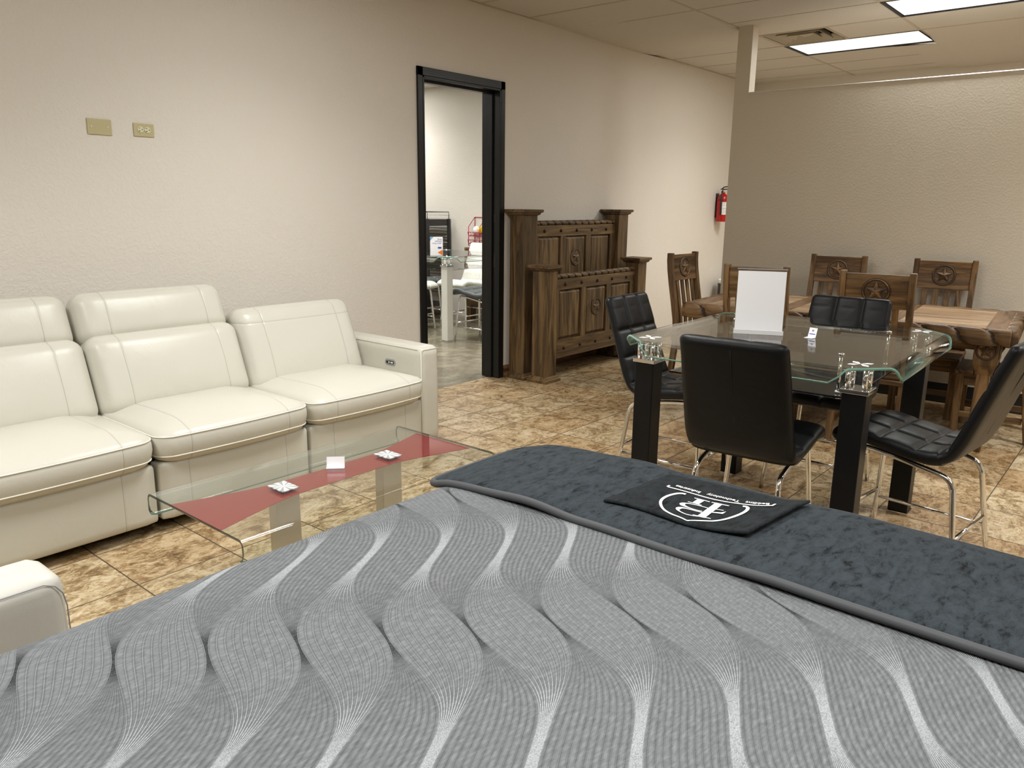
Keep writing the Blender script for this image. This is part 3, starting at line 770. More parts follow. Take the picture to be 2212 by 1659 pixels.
ed = [(vs[q][0], vs[q][1], .395) for q in idx]
MB().tube(ed, .008, 8, True).build('mattress_piping', M['edge_band'], mt)
MB().box(BX0 + .03, BX1 - .03, BY0 + .03, BY1 - .03, .13, .38).build('box_base', M['mattress_side'], t, bevel=.02)
for x in (BX0 + .1, BX1 - .1):
    for y in (BY0 + .1, BY1 - .1): MB().box(x - .03, x + .03, y - .03, y + .03, 0, .14).build('leg', M['black_plastic'], t)
# foot-end protector pad
t = thing('bed_protector', 'slate plush foot protector with grey binding laid across the bed end', 'bed cover', (0, 0, 0))
QX0, QX1, QY0, QY1, rc = 1.585, 2.215, -.40, 1.70, .10
def surf(x, y):
    xx = min(max(x, BX0), BX1); yy = min(max(y, BY0), BY1)
    z = superround(xx, yy); ox = max(0, x - BX1, BX0 - x); oy = max(0, y - BY1, BY0 - y)
    return z - .9 * ox - .9 * oy
def padz(x, y):
    # the plush bridges the rounded mattress edge instead of following it exactly
    d = BX1 - .01 - x; e = BY1 - .005 - y
    sag = (.5 * max(0, -d) ** 1.2 + .5 * max(0, -e) ** 1.2)
    fold = .007 * math.exp(-((y - 1.28) / .10) ** 2) - .004 * math.exp(-((y - 1.12) / .07) ** 2) + .006 * math.exp(-((y - .60) / .12) ** 2)
    return BZ + .014 - .030 * math.exp(-max(0, d) / .05) - .028 * math.exp(-max(0, e) / .06) - sag + fold + .0035 * math.sin(y * 9 + x * 2) * .6
def qplan(u, v):
    x = QX0 + (QX1 - QX0) * u; y = QY0 + (QY1 - QY0) * v
    cx = min(max(x, QX0 + rc), QX1 - rc); cy = min(max(y, QY0 + rc), QY1 - rc); dx, dy = x - cx, y - cy
    m = max(abs(dx), abs(dy)); l = math.hypot(dx, dy)
    if l > 0 and abs(dx) > 0 and abs(dy) > 0: x, y = cx + dx * m / l, cy + dy * m / l
    x += .004 * math.sin(y * 7) * (1 - u)
    return x, y
us = [0, .005, .015] + [.03 + .94 * i / 40 for i in range(41)] + [.985, .995, 1]; vv = [0, .002, .005] + [.01 + .98 * i / 110 for i in range(111)] + [.995, .998, 1]
vs = []; fs = []
for u in us:
    for v in vv:
        x, y = qplan(u, v); e = min(u * (QX1 - QX0), (1 - u) * (QX1 - QX0), v * (QY1 - QY0), (1 - v) * (QY1 - QY0))
        vs.append((x, y, padz(x, y) + .008 * math.sqrt(min(1, e / .02))))
nV = len(vv); nU = len(us)
for i in range(nU - 1):
    for j in range(nV - 1): fs.append((i * nV + j, (i + 1) * nV + j, (i + 1) * nV + j + 1, i * nV + j + 1))
ring = [i * nV for i in range(nU)] + [(nU - 1) * nV + j for j in range(1, nV)] + [i * nV + nV - 1 for i in range(nU - 2, -1, -1)] + [j for j in range(nV - 2, 0, -1)]
edge = [Vector(vs[q]) for q in ring]
MB().add(vs, fs, True).build('plush_panel', M['pad'], t)
band = MB().tube([p + Vector((0, 0, -.004)) for p in edge], .0115, 10, True).build('binding', M['edge_band'], t)
# black branded cloth
t2 = thing('branded_cloth', 'small black plush cloth with white crest print on the slate protector', 'cloth', (0, 0, 0))
def clothz(x, y): return padz(x, y) + .0135
CW = [(1.715, 1.105), (2.035, 1.075), (2.075, .665), (1.735, .70)]   # near-left, far-left, far-right, near-right
def cpt(u, v):
    a = Vector(CW[0]).lerp(Vector(CW[3]), v); b = Vector(CW[1]).lerp(Vector(CW[2]), v); p = a.lerp(b, u)
    p.x += .008 * math.sin(v * 7.5) * (1 - u) - .004 * math.sin(v * 9) * u
    return p
vs = []; fs = []; nu, nv = 24, 34
for i in range(nu + 1):
    for j in range(nv + 1):
        p = cpt(i / nu, j / nv); lift = .010 * max(0, (j / nv - .78) / .22) ** 1.5
        vs.append((p.x, p.y, clothz(p.x, p.y) + lift + .001 * math.sin(i * .9 + j * .5)))
for i in range(nu):
    for j in range(nv): fs.append((i * (nv + 1) + j, (i + 1) * (nv + 1) + j, (i + 1) * (nv + 1) + j + 1, i * (nv + 1) + j + 1))
MB().add(vs, fs, True).build('cloth', M['towel'], t2, solid=.007)
def lift(x, y):
    # height over the cloth, from its own corner frame
    v = (1.09 - y) / .40; return clothz(x, y) + .010 * max(0, (v - .78) / .22) ** 1.5 + .0052
def stroke(mb, pts, w, sub=6):
    """flat ribbon of width w(i) along pts"""
    P_ = [Vector(p) for p in pts]; Q = []
    for i in range(len(P_) - 1):
        p0 = P_[max(0, i - 1)]; p1 = P_[i]; p2 = P_[i + 1]; p3 = P_[min(len(P_) - 1, i + 2)]
        for k in range(sub):
            s_ = k / sub
            Q.append(.5 * ((2 * p1) + (p2 - p0) * s_ + (2 * p0 - 5 * p1 + 4 * p2 - p3) * s_ ** 2 + (3 * p1 - p0 - 3 * p2 + p3) * s_ ** 3))
    Q.append(P_[-1]); vs = []; n = len(Q)
    for i, q in enumerate(Q):
        d = (Q[min(n - 1, i + 1)] - Q[max(0, i - 1)]); d = d.normalized() if d.length > 0 else Vector((1, 0)); nn = Vector((-d.y, d.x)); ww = w(i / (n - 1)) / 2 if callable(w) else w / 2
        for s_ in (-1, 1): a = q + nn * ww * s_; vs.append((a.x, a.y, lift(a.x, a.y)))
    mb.add(vs, [(2 * i, 2 * i + 1, 2 * i + 3, 2 * i + 2) for i in range(n - 1)])
ARC = [(1.8977, 0.9512), (1.8959, 0.962), (1.8834, 0.973), (1.8562, 0.9817), (1.8265, 0.9827), (1.799, 0.975), (1.7724, 0.957), (1.7549, 0.9367), (1.7448, 0.9112), (1.7416, 0.8903), (1.738, 0.8731)]
ARC2 = [(1.7340, 0.8604), (1.7465, 0.8465), (1.7619, 0.8255), (1.777, 0.8066), (1.801, 0.792), (1.829, 0.7824), (1.8646, 0.7742), (1.8954, 0.7721), (1.9178, 0.7767), (1.9263, 0.784), (1.9238, 0.7936)]
LINE = [(1.9296, 1.0194), (1.9155, 1.0197)], [(1.915, 1.0173), (1.9169, 0.9613), (1.9163, 0.9143), (1.9171, 0.8833), (1.9226, 0.8476), (1.9354, 0.8088), (1.9512, 0.7717), (1.969, 0.7307)], [(1.967, 0.7307), (1.9866, 0.7285)]
lg = MB()
stroke(lg, ARC, lambda s_: .0105 - .005 * s_); stroke(lg, ARC2, lambda s_: .0055 + .005 * s_)
stroke(lg, [(1.738, .8745), (1.7335, .8604), (1.7365, .8565)], .0055)
stroke(lg, LINE[0], .006, 2); stroke(lg, LINE[1], .006); stroke(lg, LINE[2], .006, 2)
def flat(mb, pts): mb.add([(x, y, lift(x, y) + .0002) for x, y in pts], [tuple(range(len(pts)))])
flat(lg, [(1.8982, .8601), (1.9001, .8407), (1.7789, .8336), (1.7762, .8547)])
stroke(lg, [(1.7776, .8671), (1.7860, .8201)], .004, 3); stroke(lg, [(1.8929, .8696), (1.9008, .8228)], .005, 3)
stroke(lg, [(1.7779, .8514), (1.7697, .8787), (1.7757, .9035), (1.7845, .9147), (1.7951, .9163), (1.8036, .9083), (1.8068, .8872), (1.8085, .8571)], lambda s_: .004 + .010 * math.exp(-((s_ - .55) / .16) ** 2))
stroke(lg, [(1.8163, .8596), (1.8138, .8771), (1.8146, .895), (1.8187, .9139), (1.8255, .9233), (1.8332, .9227), (1.8415, .912), (1.847, .8867), (1.8478, .8575)], lambda s_: .004 + .011 * math.exp(-((s_ - .5) / .16) ** 2))
flat(lg, [(1.8882, .909), (1.8885, .8895), (1.8532, .8895), (1.8519, .908)])
stroke(lg, [(1.8895, .9198), (1.8928, .8752)], .0045, 3); stroke(lg, [(1.8524, .9205), (1.8545, .8805)], .0035, 3)
stroke(lg, [(1.8539, .8430), (1.8605, .8192)], .0035, 3); flat(lg, [(1.8312, .836), (1.8415, .8183), (1.8567, .8103), (1.8356, .8101), (1.8249, .836)])
lgo = lg.build('crest_print', M['print_white'], t2)
def text_mesh(body, size, T, mat, name, parent, lifted=False, extr=0.0, spacing=1.0, bold=0.0):
    cu = bpy.data.curves.new(name, 'FONT'); cu.body = body; cu.size = size; cu.align_x = 'CENTER'; cu.space_character = spacing; cu.extrude = extr; cu.resolution_u = 3; cu.offset = bold
    ob = bpy.data.objects.new(name, cu); C.objects.link(ob)
    me = bpy.data.meshes.new_from_object(ob); bpy.data.objects.remove(ob)
    o = bpy.data.objects.new(name, me); C.objects.link(o); o.parent = parent
    for v in me.vertices:
        q = T @ v.co
        if lifted: q.z = lift(q.x, q.y) + .0002
        v.co = q
    me.materials.clear(); me.materials.append(mat)
    return o
# the line of lettering follows the bracket line; it reads from the foot of the bed
for wd_, (cx, cy), sl in (('Industries', (1.9455, .9655), 0.0), ('Technology', (1.9525, .862), .12), ('Bedding', (1.9765, .774), .42)):
    dirv = Vector((-sl * .9, 1, 0)).normalized(); upv = Vector((-dirv.y, dirv.x, 0))
    text_mesh(wd_, .0150, frame_T((cx, cy, 0), tuple(dirv), tuple(upv)) @ Matrix.Diagonal((1.32, 1.5, 1, 1)), M['print_white'], 'lettering', t2, True, spacing=1.0, bold=.0003)
# ------------------------------------------------------------------ upholstered counter chair (faces +X)
def padded_shell(W0=.465, ncol=3):
    # centre line of the pad from seat front to back top: (x, z)
    key = [(.272, .515), (.252, .545), (.195, .562), (.08, .548), (-.04, .530), (-.13, .524), (-.19, .545), (-.225, .60), (-.255, .68), (-.296, .80), (-.338, .92), (-.378, 1.025)]
    K = [Vector(k) for k in key]; pts = []
    for i in range(len(K) - 1):
        p0 = K[max(0, i - 1)]; p1 = K[i]; p2 = K[i + 1]; p3 = K[min(len(K) - 1, i + 2)]
        for k in range(16):
            s_ = k / 16
            pts.append(.5 * ((2 * p1) + (p2 - p0) * s_ + (2 * p0 - 5 * p1 + 4 * p2 - p3) * s_ ** 2 + (3 * p1 - p0 - 3 * p2 + p3) * s_ ** 3))
    pts.append(K[-1]); n = len(pts)
    ln = [0]
    for i in range(1, n): ln.append(ln[-1] + (pts[i] - pts[i - 1]).length)
    T_ = ln[-1]; seg = 96; NT = 66; vs = []; fs = []
    for i, p in enumerate(pts):
        d = (pts[min(n - 1, i + 1)] - pts[max(0, i - 1)]).normalized(); nn = Vector((-d.y, d.x))   # toward the sitter: up over the seat, forward at the back
        if nn.y < 0 and i < n // 3: nn = -nn
        nn = Vector((d.y, -d.x)) if (Vector((d.y, -d.x)).y > 0 or i > n * .6) else nn
        s_ = ln[i]; end = min(s_, T_ - s_); cap = math.sqrt(max(0, 1 - (1 - min(1, end / .028)) ** 2)); cap = max(cap, .05)
        th = (.034 if i < n * .5 else .027) * cap
        w = (W0 - .03 * max(0, (s_ / T_ - .55) / .45) - .02 * max(0, 1 - s_ / .12)) / 2 - .022 * (1 - cap) * 1.2
        for k in range(seg):
            if k < NT: u = 1 - 2 * k / NT; sgn = 1
            else: u = -1 + 2 * (k - NT) / (seg - NT); sgn = -1
            u = math.copysign(1 - (1 - abs(u)) ** 1.0, u); v = sgn * math.sqrt(max(0, 1 - abs(u) ** 9))
            u = math.copysign(abs(u) ** .9, u) if abs(u) > .9 else u
            off = v * th
            if v > 0:
                fade = min(1, v * 1.2); q3 = (u + 1) / 2 * ncol; dl = min(abs(q3 - round(q3)), 1) * (2 * w / ncol) if 0 < round(q3) < ncol else 9
                g1 = math.exp(-(dl / .010) ** 2) + .45 * math.exp(-(dl / .03) ** 2)
                ROW = .150; sr = (s_ - .06) % ROW; ds = min(sr, ROW - sr); g2 = (math.exp(-(ds / .010) ** 2) + .45 * math.exp(-(ds / .03) ** 2)) * min(1, (1 - abs(u)) / .16) if .04 < s_ < T_ - .07 else 0
                off += (.004 - .0085 * min(1.5, max(g1, g2) + .35 * g1 * g2)) * fade * cap
            q = p + nn * off
            vs.append((q.x, w * u, q.y))
    for i in range(n - 1):
        for k in range(seg): fs.append((i * seg + k, i * seg + (k + 1) % seg, (i + 1) * seg + (k + 1) % seg, (i + 1) * seg + k))
    fs.append(tuple(range(seg))[::-1]); fs.append(tuple((n - 1) * seg + k for k in range(seg)))
    return MB().add(vs, fs, True)
def counter_chair(label, loc, rz, group, leather_m):
    t = thing('counter_chair', label, 'chair', loc, rz, group)
    sh = padded_shell().build('upholstered_shell', leather_m, t)
    # welt seam round the rear face of the back
    MB().tube([(-.2616, 0, .62), (-.3155, 0, .78), (-.392, 0, .985)], .0022, 6).build('back_seam', leather_m, sh)
    for s_ in (-1, 1):
        y0 = s_ * .175; y1 = s_ * .215
        pts = [(.225, y1, 0), (.203, y0 + s_ * .008, .36), (.197, y0, .45), (.187, y0, .485), (.155, y0, .503), (.05, y0, .494), (-.07, y0, .474), (-.155, y0, .458), (-.195, y0, .442), (-.215, y0 + s_ * .004, .41), (-.225, y0 + s_ * .008, .36), (-.275, y1, 0)]
        # smooth
        P_ = [Vector(p) for p in pts]; Q = []
        for i in range(len(P_) - 1):
            p0_ = P_[max(0, i - 1)]; p1_ = P_[i]; p2_ = P_[i + 1]; p3_ = P_[min(len(P_) - 1, i + 2)]
            for k in range(4):
                q = k / 4
                if i in (0, len(P_) - 2): Q.append(p1_.lerp(p2_, q))
                else: Q.append(.5 * ((2 * p1_) + (p2_ - p0_) * q + (2 * p0_ - 5 * p1_ + 4 * p2_ - p3_) * q ** 2 + (3 * p1_ - p0_ - 3 * p2_ + p3_) * q ** 3))
        Q.append(P_[-1])
        MB().tube(Q, .0115, 12).build('leg_frame', M['chrome'], t)
        MB().tube([(.216, s_ * .200, .16), (-.254, s_ * .200, .16)], .008, 8).build('side_rail', M['chrome'], t)
    MB().tube([(.213, -.196, .20), (.213, .196, .20)], .009, 8).build('footrest', M['chrome'], t)
    MB().tube([(-.248, -.196, .20), (-.248, .196, .20)], .008, 8).build('rear_rail', M['chrome'], t)
    return t
GR = 'black chairs around the glass counter table'
c1 = counter_chair('black leather counter chair in front of the glass table, its plain back to us', (3.17, 1.275, 0), math.radians(4), GR, M['black_leather'])
dup(c1, (3.83, 1.99, 0), math.radians(-88), 'black tufted counter chair at the left end of the glass table, near the wooden bed', GR)
dup(c1, (4.26, 1.36, 0), math.radians(182), 'black tufted counter chair at the far side of the glass table, before the wooden set', GR)
dup(c1, (3.65, .742, 0), math.radians(83), 'black counter chair at the right end of the glass table, seat in full view', GR)
# ------------------------------------------------------------------ glass counter table builder
def bent_top(hx, hy, cut, r, drop, flare, parent, z):
    """flat glass with cut corners; every side bends down into a lip whose ends are cut on the slant"""
    vs = []; fs = []
    def add(p): vs.append(p); return len(vs) - 1
    ax, ay = hx - r, hy - r            # flat part
    octo = [(-ax + cut, -ay), (ax - cut, -ay), (ax, -ay + cut), (ax, ay - cut), (ax - cut, ay), (-ax + cut, ay), (-ax, ay - cut), (-ax, -ay + cut)]
    oi = [add((x, y, z)) for x, y in octo]
    fs.append(tuple(oi))
    for k in (0, 2, 4, 6):
        a = Vector(octo[k]); b = Vector(octo[k + 1]); d = (b - a).normalized(); o = Vector((d.y, -d.x)); L = (b - a).length
        prev = (oi[k], oi[k + 1]); steps = 7
        for i in range(1, steps + 1):
            an = i / steps * math.radians(78); off = r * math.sin(an); dz = r * (1 - math.cos(an)); inn = .012 * (off + dz) / r
            pa = a + o * off + d * inn; pb = b + o * off - d * inn
            cur = (add((pa.x, pa.y, z - dz)), add((pb.x, pb.y, z - dz))); fs.append((prev[0], prev[1], cur[1], cur[0])); prev = cur
        pa = Vector(vs[prev[0]][:2]); pb = Vector(vs[prev[1]][:2]); zz = vs[prev[0]][2]
        pa += o * flare + d * drop * 1.3; pb += o * flare - d * drop * 1.3
        cur = (add((pa.x, pa.y, zz - drop)), add((pb.x, pb.y, zz - drop))); fs.append((prev[0], prev[1], cur[1], cur[0]))
    o = MB().add(vs, fs, False).build('glass_top', [M['glass'], M['glass_edge']], parent, solid=.012)
    for p in o.data.polygons: p.use_smooth = len(p.vertices) == 4
    ed = {}
    for f in fs:
        for a_, b_ in zip(f, f[1:] + f[:1]): ed.setdefault(frozenset((a_, b_)), []).append(1)
    nb = {}
    for e_, c_ in ed.items():
        if len(c_) == 1:
            a_, b_ = tuple(e_); nb.setdefault(a_, []).append(b_); nb.setdefault(b_, []).append(a_)
    st = next(iter(nb)); loop = [st]; prv = None
    while True:
        nx_ = [q for q in nb[loop[-1]] if q != prv]
        if not nx_ or nx_[0] == st: break
        prv = loop[-1]; loop.append(nx_[0])
    MB().tube([vs[q] for q in loop], .0036, 8, True).build('edge_highlight', M['glass_edge'], o)  # pale bead added along the rim to imitate its bright highlight line
    return o
def glass_table(label, loc, rz, hx, hy, lx, ly, zt, legmat, group=None, shelf=None):
    t = thing('counter_table', label, 'table', loc, rz, group)
    bent_top(hx, hy, .115, .030, .030, .008, t, zt)
    for sx in (-1, 1):
        for sy in (-1, 1):
            cx, cy = sx * lx, sy * ly
            lg = MB().box(cx - .046, cx + .046, cy - .046, cy + .046, .012, zt - .105).build('leg', legmat, t, bevel=.004)
            MB().box(cx - .05, cx + .05, cy - .05, cy + .05, 0, .012).build('foot_cap', M['chrome'], lg)
            MB().box(cx - .054, cx + .054, cy - .054, cy + .054, zt - .105, zt - .088).build('cap_plate', M['chrome'], lg, bevel=.002)
            for ax in (-.032, .032):
                for ay in (-.032, .032):
                    MB().tube([(cx + ax, cy + ay, zt - .088), (cx + ax, cy + ay, zt - .012)], .011, 12).build('standoff', M['chrome'], lg)
            MB().box(cx - .05, cx + .05, cy - .05, cy + .05, zt - .0125, zt - .007).build('top_pad', M['acrylic'], lg)
            mb = MB()
            for k in range(4):
                a = k * PI / 2 + PI / 4; d = Vector((math.cos(a), math.sin(a), 0)); q = Vector((-d.y, d.x, 0)); c0 = Vector((cx, cy, zt + .0065))
                mb.add([c0, c0 + d * .035 + q * .013, c0 + d * .056, c0 + d * .035 - q * .013], [(0, 3, 2, 1)])
            mb.build('petal_inlay', M['print_white'], lg)
    if shelf:
        shx, shy, sz, smat = shelf
        MB().box(-shx, shx, -shy, shy, sz - .008, sz).build('lower_shelf', smat, t, bevel=.002)
        for sx in (-1, 1):
            for sy in (-1, 1):
                cx, cy = sx * (shx - .06), sy * (shy - .06)
                mb = MB().tube([(cx, cy, sz), (cx, cy, zt - .006)], .008, 10).lathe([(0, sz - .025), (.018, sz - .02), (.018, sz - .008), (0, sz - .008)], cx, cy, 14)
                mb.lathe([(0, zt + .006), (.015, zt + .006), (.012, zt + .013), (0, zt + .014)], cx, cy, 14).lathe([(0, sz), (.015, sz), (.010, sz + .012), (0, sz + .012)], cx, cy, 14)
                mb.build('shelf_rod', M['chrome'], t)
    return t
ROT = math.radians(1.5)
glass_table('clear glass counter table with thick black legs and bent green edges', (3.63, 1.332, 0), ROT, .67, .588, .53, .455, .93, M['black_lacquer'], None, (.44, .40, .775, M['black_glass']))
# things on the counter table
t = thing('sign_holder', 'blank white sheet in a clear upright sign holder on the glass table', 'sign', (3.535, 1.455, .937), math.radians(-66))
R_ = Matrix.Rotation(math.radians(-5), 3, 'X')
MB().box(-.112, .112, -.0015, .0015, .012, .300, R_, (0, 0, 0)).build('acrylic_panel', M['acrylic'], t)
MB().box(-.108, .108, -.004, -.0018, .012, .291, R_, (0, 0, 0)).build('paper_sheet', M['white_card'], t)
MB().box(-.113, .113, -.004, .004, .298, .304, R_, (0, 0, 0)).build('top_edge', M['grey_plastic'], t)
MB().box(-.112, .112, -.03, .05, 0, .003).build('base', M['acrylic'], t)
MB().box(-.112, .112, -.032, -.029, .0, .02).build('front_lip', M['white_card'], t)
o = lcard('price_tag', 'tiny white printed tag standing on the glass table right of the sign', 'price tag', 3.60, 1.225, .937, math.radians(-100), .038, .045, .035, .3)
fc = [c for c in o.children if c.name.startswith('face')][0]
MB().box(-.014, .014, -.0016, -.0010, .014, .018, Matrix.Rotation(-.3, 3, 'X'), (0, 0, 0)).build('printed_line', M['blue'], fc)
MB().box(-.005, .005, -.0016, -.0010, .028, .036, Matrix.Rotation(-.3, 3, 'X'), (0, 0, 0)).build('printed_mark', M['grey_plastic'], fc)
# ------------------------------------------------------------------ rustic dining set
def rustic_chair(label, loc, rz, group):
    t = thing('rustic_chair', label, 'chair', loc, rz, group)
    W = .218
    def post(s_):
        # side outline in x,z: splayed foot, straight at the seat, back swept away
        ctr = [(-.240, 0), (-.205, .22), (-.185, .40), (-.182, .50), (-.190, .60), (-.215, .74), (-.242, .88), (-.262, 1.0), (-.270, 1.08), (-.270, 1.14)]
        vs = []; d = .024
        for x, z in ctr:
            for dx, dy in ((-d, -.019), (d, -.019), (d, .019), (-d, .019)): vs.append((x + dx, s_ * (W - .019) + dy, z))
        fs = [(4 * i + k, 4 * i + (k + 1) % 4, 4 * i + 4 + (k + 1) % 4, 4 * i + 4 + k) for i in range(len(ctr) - 1) for k in range(4)] + [(3, 2, 1, 0), (36, 37, 38, 39)]
        return MB().add(vs, fs, False)
    for s_ in (-1, 1): post(s_).build('back_post', M['pineZ'], t, bevel=.005)
    def bx(z): # back surface x at height z
        pts = [(.40, -.185), (.50, -.182), (.60, -.190), (.74, -.215), (.88, -.242), (1.0, -.262), (1.08, -.270), (1.14, -.270)]
        for (z0, x0), (z1, x1) in zip(pts, pts[1:]):
            if z <= z1: return x0 + (x1 - x0) * (z - z0) / (z1 - z0)
        return -.270
    cr = MB(); vs = []; zs = (.915, 1.0, 1.07, 1.125)
    for z in zs: vs += [(bx(z) - .012, -W + .036, z), (bx(z) + .014, -W + .036, z), (bx(z) + .014, W - .036, z), (bx(z) - .012, W - .036, z)]
    cr.add(vs, [(4 * i + k, 4 * i + (k + 1) % 4, 4 * i + 4 + (k + 1) % 4, 4 * i + 4 + k) for i in range(3) for k in range(4)] + [(3, 2, 1, 0), (12, 13, 14, 15)])
    co = cr.build('crest_panel', M['pineY'], t, bevel=.004)
    zc = 1.02; xc = bx(zc); tl = math.atan2(bx(1.08) - bx(.96), .12)
    upv = (math.sin(tl), 0, math.cos(tl))
    medallion(co, frame_T((xc + .0165, 0, zc), (0, 1, 0), upv), .080, M['pineY'])
    medallion(co, frame_T((xc - .0165, 0, zc), (0, -1, 0), upv), .080, M['pineY'])
    for k in range(4):
        y = -.117 + .078 * k; vs = []; zz = (.49, .62, .75, .92)
        for z in zz:
            for dx, dy in ((-.009, -.019), (.009, -.019), (.009, .019), (-.009, .019)): vs.append((bx(z) + dx, y + dy, z))
        MB().add(vs, [(4 * i + q, 4 * i + (q + 1) % 4, 4 * i + 4 + (q + 1) % 4, 4 * i + 4 + q) for i in range(3) for q in range(4)] + [(3, 2, 1, 0), (12, 13, 14, 15)]).build('back_slat', M['pineZ'], t, bevel=.003)
    MB().box(bx(.48) - .012, bx(.48) + .012, -W + .036, W - .036, .465, .505).build('lower_rail', M['pineY'], t, bevel=.004)
    mb = MB()
    for k in range(4): mb.box(-.215 + .113 * k, -.215 + .113 * (k + 1) - .003, -W - .005, W + .005, .43, .462)
    # notch rear plank round the posts by keeping it between them
    mb.build('seat', M['pineY'], t, bevel=.006)
    for s_ in (-1, 1):
        MB().box(.175, .222, s_ * (W - .024) - .024, s_ * (W - .024) + .024, 0, .43).build('front_leg', M['pineZ'], t, bevel=.004)
        MB().box(-.17, .175, s_ * (W - .022) - .011, s_ * (W - .022) + .011, .355, .43).build('apron', M['pineX'], t, bevel=.003)
        MB().box(-.19, .18, s_ * (W - .022) - .012, s_ * (W - .022) + .012, .13, .17).build('stretcher', M['pineX'], t, bevel=.003)
    MB().box(.187, .209, -W + .045, W - .045, .355, .43).build('apron', M['pineY'], t, bevel=.003)
    MB().box(-.02, .02, -W + .03, W - .03, .13, .17).build('stretcher', M['pineY'], t, bevel=.003)
    return t
RT = math.radians(5)
GC = 'rustic star chairs around the wooden dining table'
TC = (5.965, 1.775)
def tpos(lx, ly): return (TC[0] + lx * math.cos(RT) - ly * math.sin(RT), TC[1] + lx * math.sin(RT) + ly * math.cos(RT), 0)
rc1 = rustic_chair('wooden star chair at the near side of the dining table, its star in full view', tpos(-.60, -.32), RT, GC)
dup(rc1, tpos(-.60, .43), RT, 'wooden star chair at the near side of the dining table, behind the white sign', GC)
dup(rc1, tpos(.50, .28), RT + PI, 'wooden star chair by the partition, left of the two on the far side', GC)
dup(rc1, tpos(.50, -.50), RT + PI, 'wooden star chair by the partition, right of the two on the far side', GC)
dup(rc1, tpos(.10, 1.11), RT - PI / 2 - .12, 'wooden star chair at the left end of the dining table, seen side-on', GC)
dup(rc1, tpos(.10, -.97), RT + PI / 2, 'wooden chair at the right end of the dining table, mostly hidden by a black chair', GC)
t = thing('dining_table', 'long rustic plank dining table with rope-carved edge behind the glass table', 'table', (TC[0], TC[1], 0), RT)
HX, HY, ZT = .53, 1.045, .805
mb = MB()
for k in range(7):
    w = (2 * HX - .02) / 7; mb.box(-HX + .01 + k * w, -HX + .01 + (k + 1) * w - .0015, -HY + .02, HY - .02, ZT - .045, ZT)
tp = mb.build('tabletop', M['plank'], t, bevel=.002)
for y in (-HY + .085, -.36, .36, HY - .085): MB().box(-HX + .02, HX - .02, y - .055, y + .055, ZT - .002, ZT + .0015).build('crossboard', M['crossboard'], tp)
MB().box(-HX + .02, -HX + .10, -HY + .02, HY - .02, ZT - .002, ZT + .001).box(HX - .10, HX - .02, -HY + .02, HY - .02, ZT - .002, ZT + .001).build('border_board', M['plank'], tp)
rp = MB(); rg = MB()
for a, b in (((-HX, -HY, 0), (-HX, HY, 0)), ((HX, HY, 0), (HX, -HY, 0)), ((-HX, HY, 0), (HX, HY, 0)), ((HX, -HY, 0), (-HX, -HY, 0))):
    rope(rp, (a[0], a[1], ZT - .052), (b[0], b[1], ZT - .052), .056, 5.4, None, .5, .38, .7, 24, rg, .86)
ro = rp.build('rope_edge', M['pineY'], t); rg.build('rope_groove', M['wood_dark'], ro)
MB().box(-HX + .07, HX - .07, -HY + .07, -HY + .095, ZT - .17, ZT - .045).box(-HX + .07, HX - .07, HY - .095, HY - .07, ZT - .17, ZT - .045).box(-HX + .07, -HX + .095, -HY + .07, HY - .07, ZT - .15, ZT - .045).box(HX - .095, HX - .07, -HY + .07, HY - .07, ZT - .15, ZT - .045).build('apron', M['pineY'], t)
for sx in (-1, 1):
    for sy in (-1, 1):
        cx, cy = sx * (HX - .10), sy * (HY - .12); vs = []
        for z, h in ((0, .045), (.03, .048), (.50, .036), (.53, .05), (.57, .068), (.755, .068)):
            for a, b in ((-h, -h), (h, -h), (h, h), (-h, h)): vs.append((cx + a, cy + b, z))
        lg = MB().add(vs, [(4 * i + k, 4 * i + (k + 1) % 4, 4 * i + 4 + (k + 1) % 4, 4 * i + 4 + k) for i in range(5) for k in range(4)] + [(3, 2, 1, 0), (20, 21, 22, 23)]).build('leg', M['pineZ'], t, bevel=.004)
        medallion(lg, frame_T((cx - .0695, cy, .66), (0, -1, 0), (0, 0, 1)), .058, M['pineZ'])
        medallion(lg, frame_T((cx, cy + sy * .0695, .66), (-sy, 0, 0), (0, 0, 1)), .058, M['pineZ'])
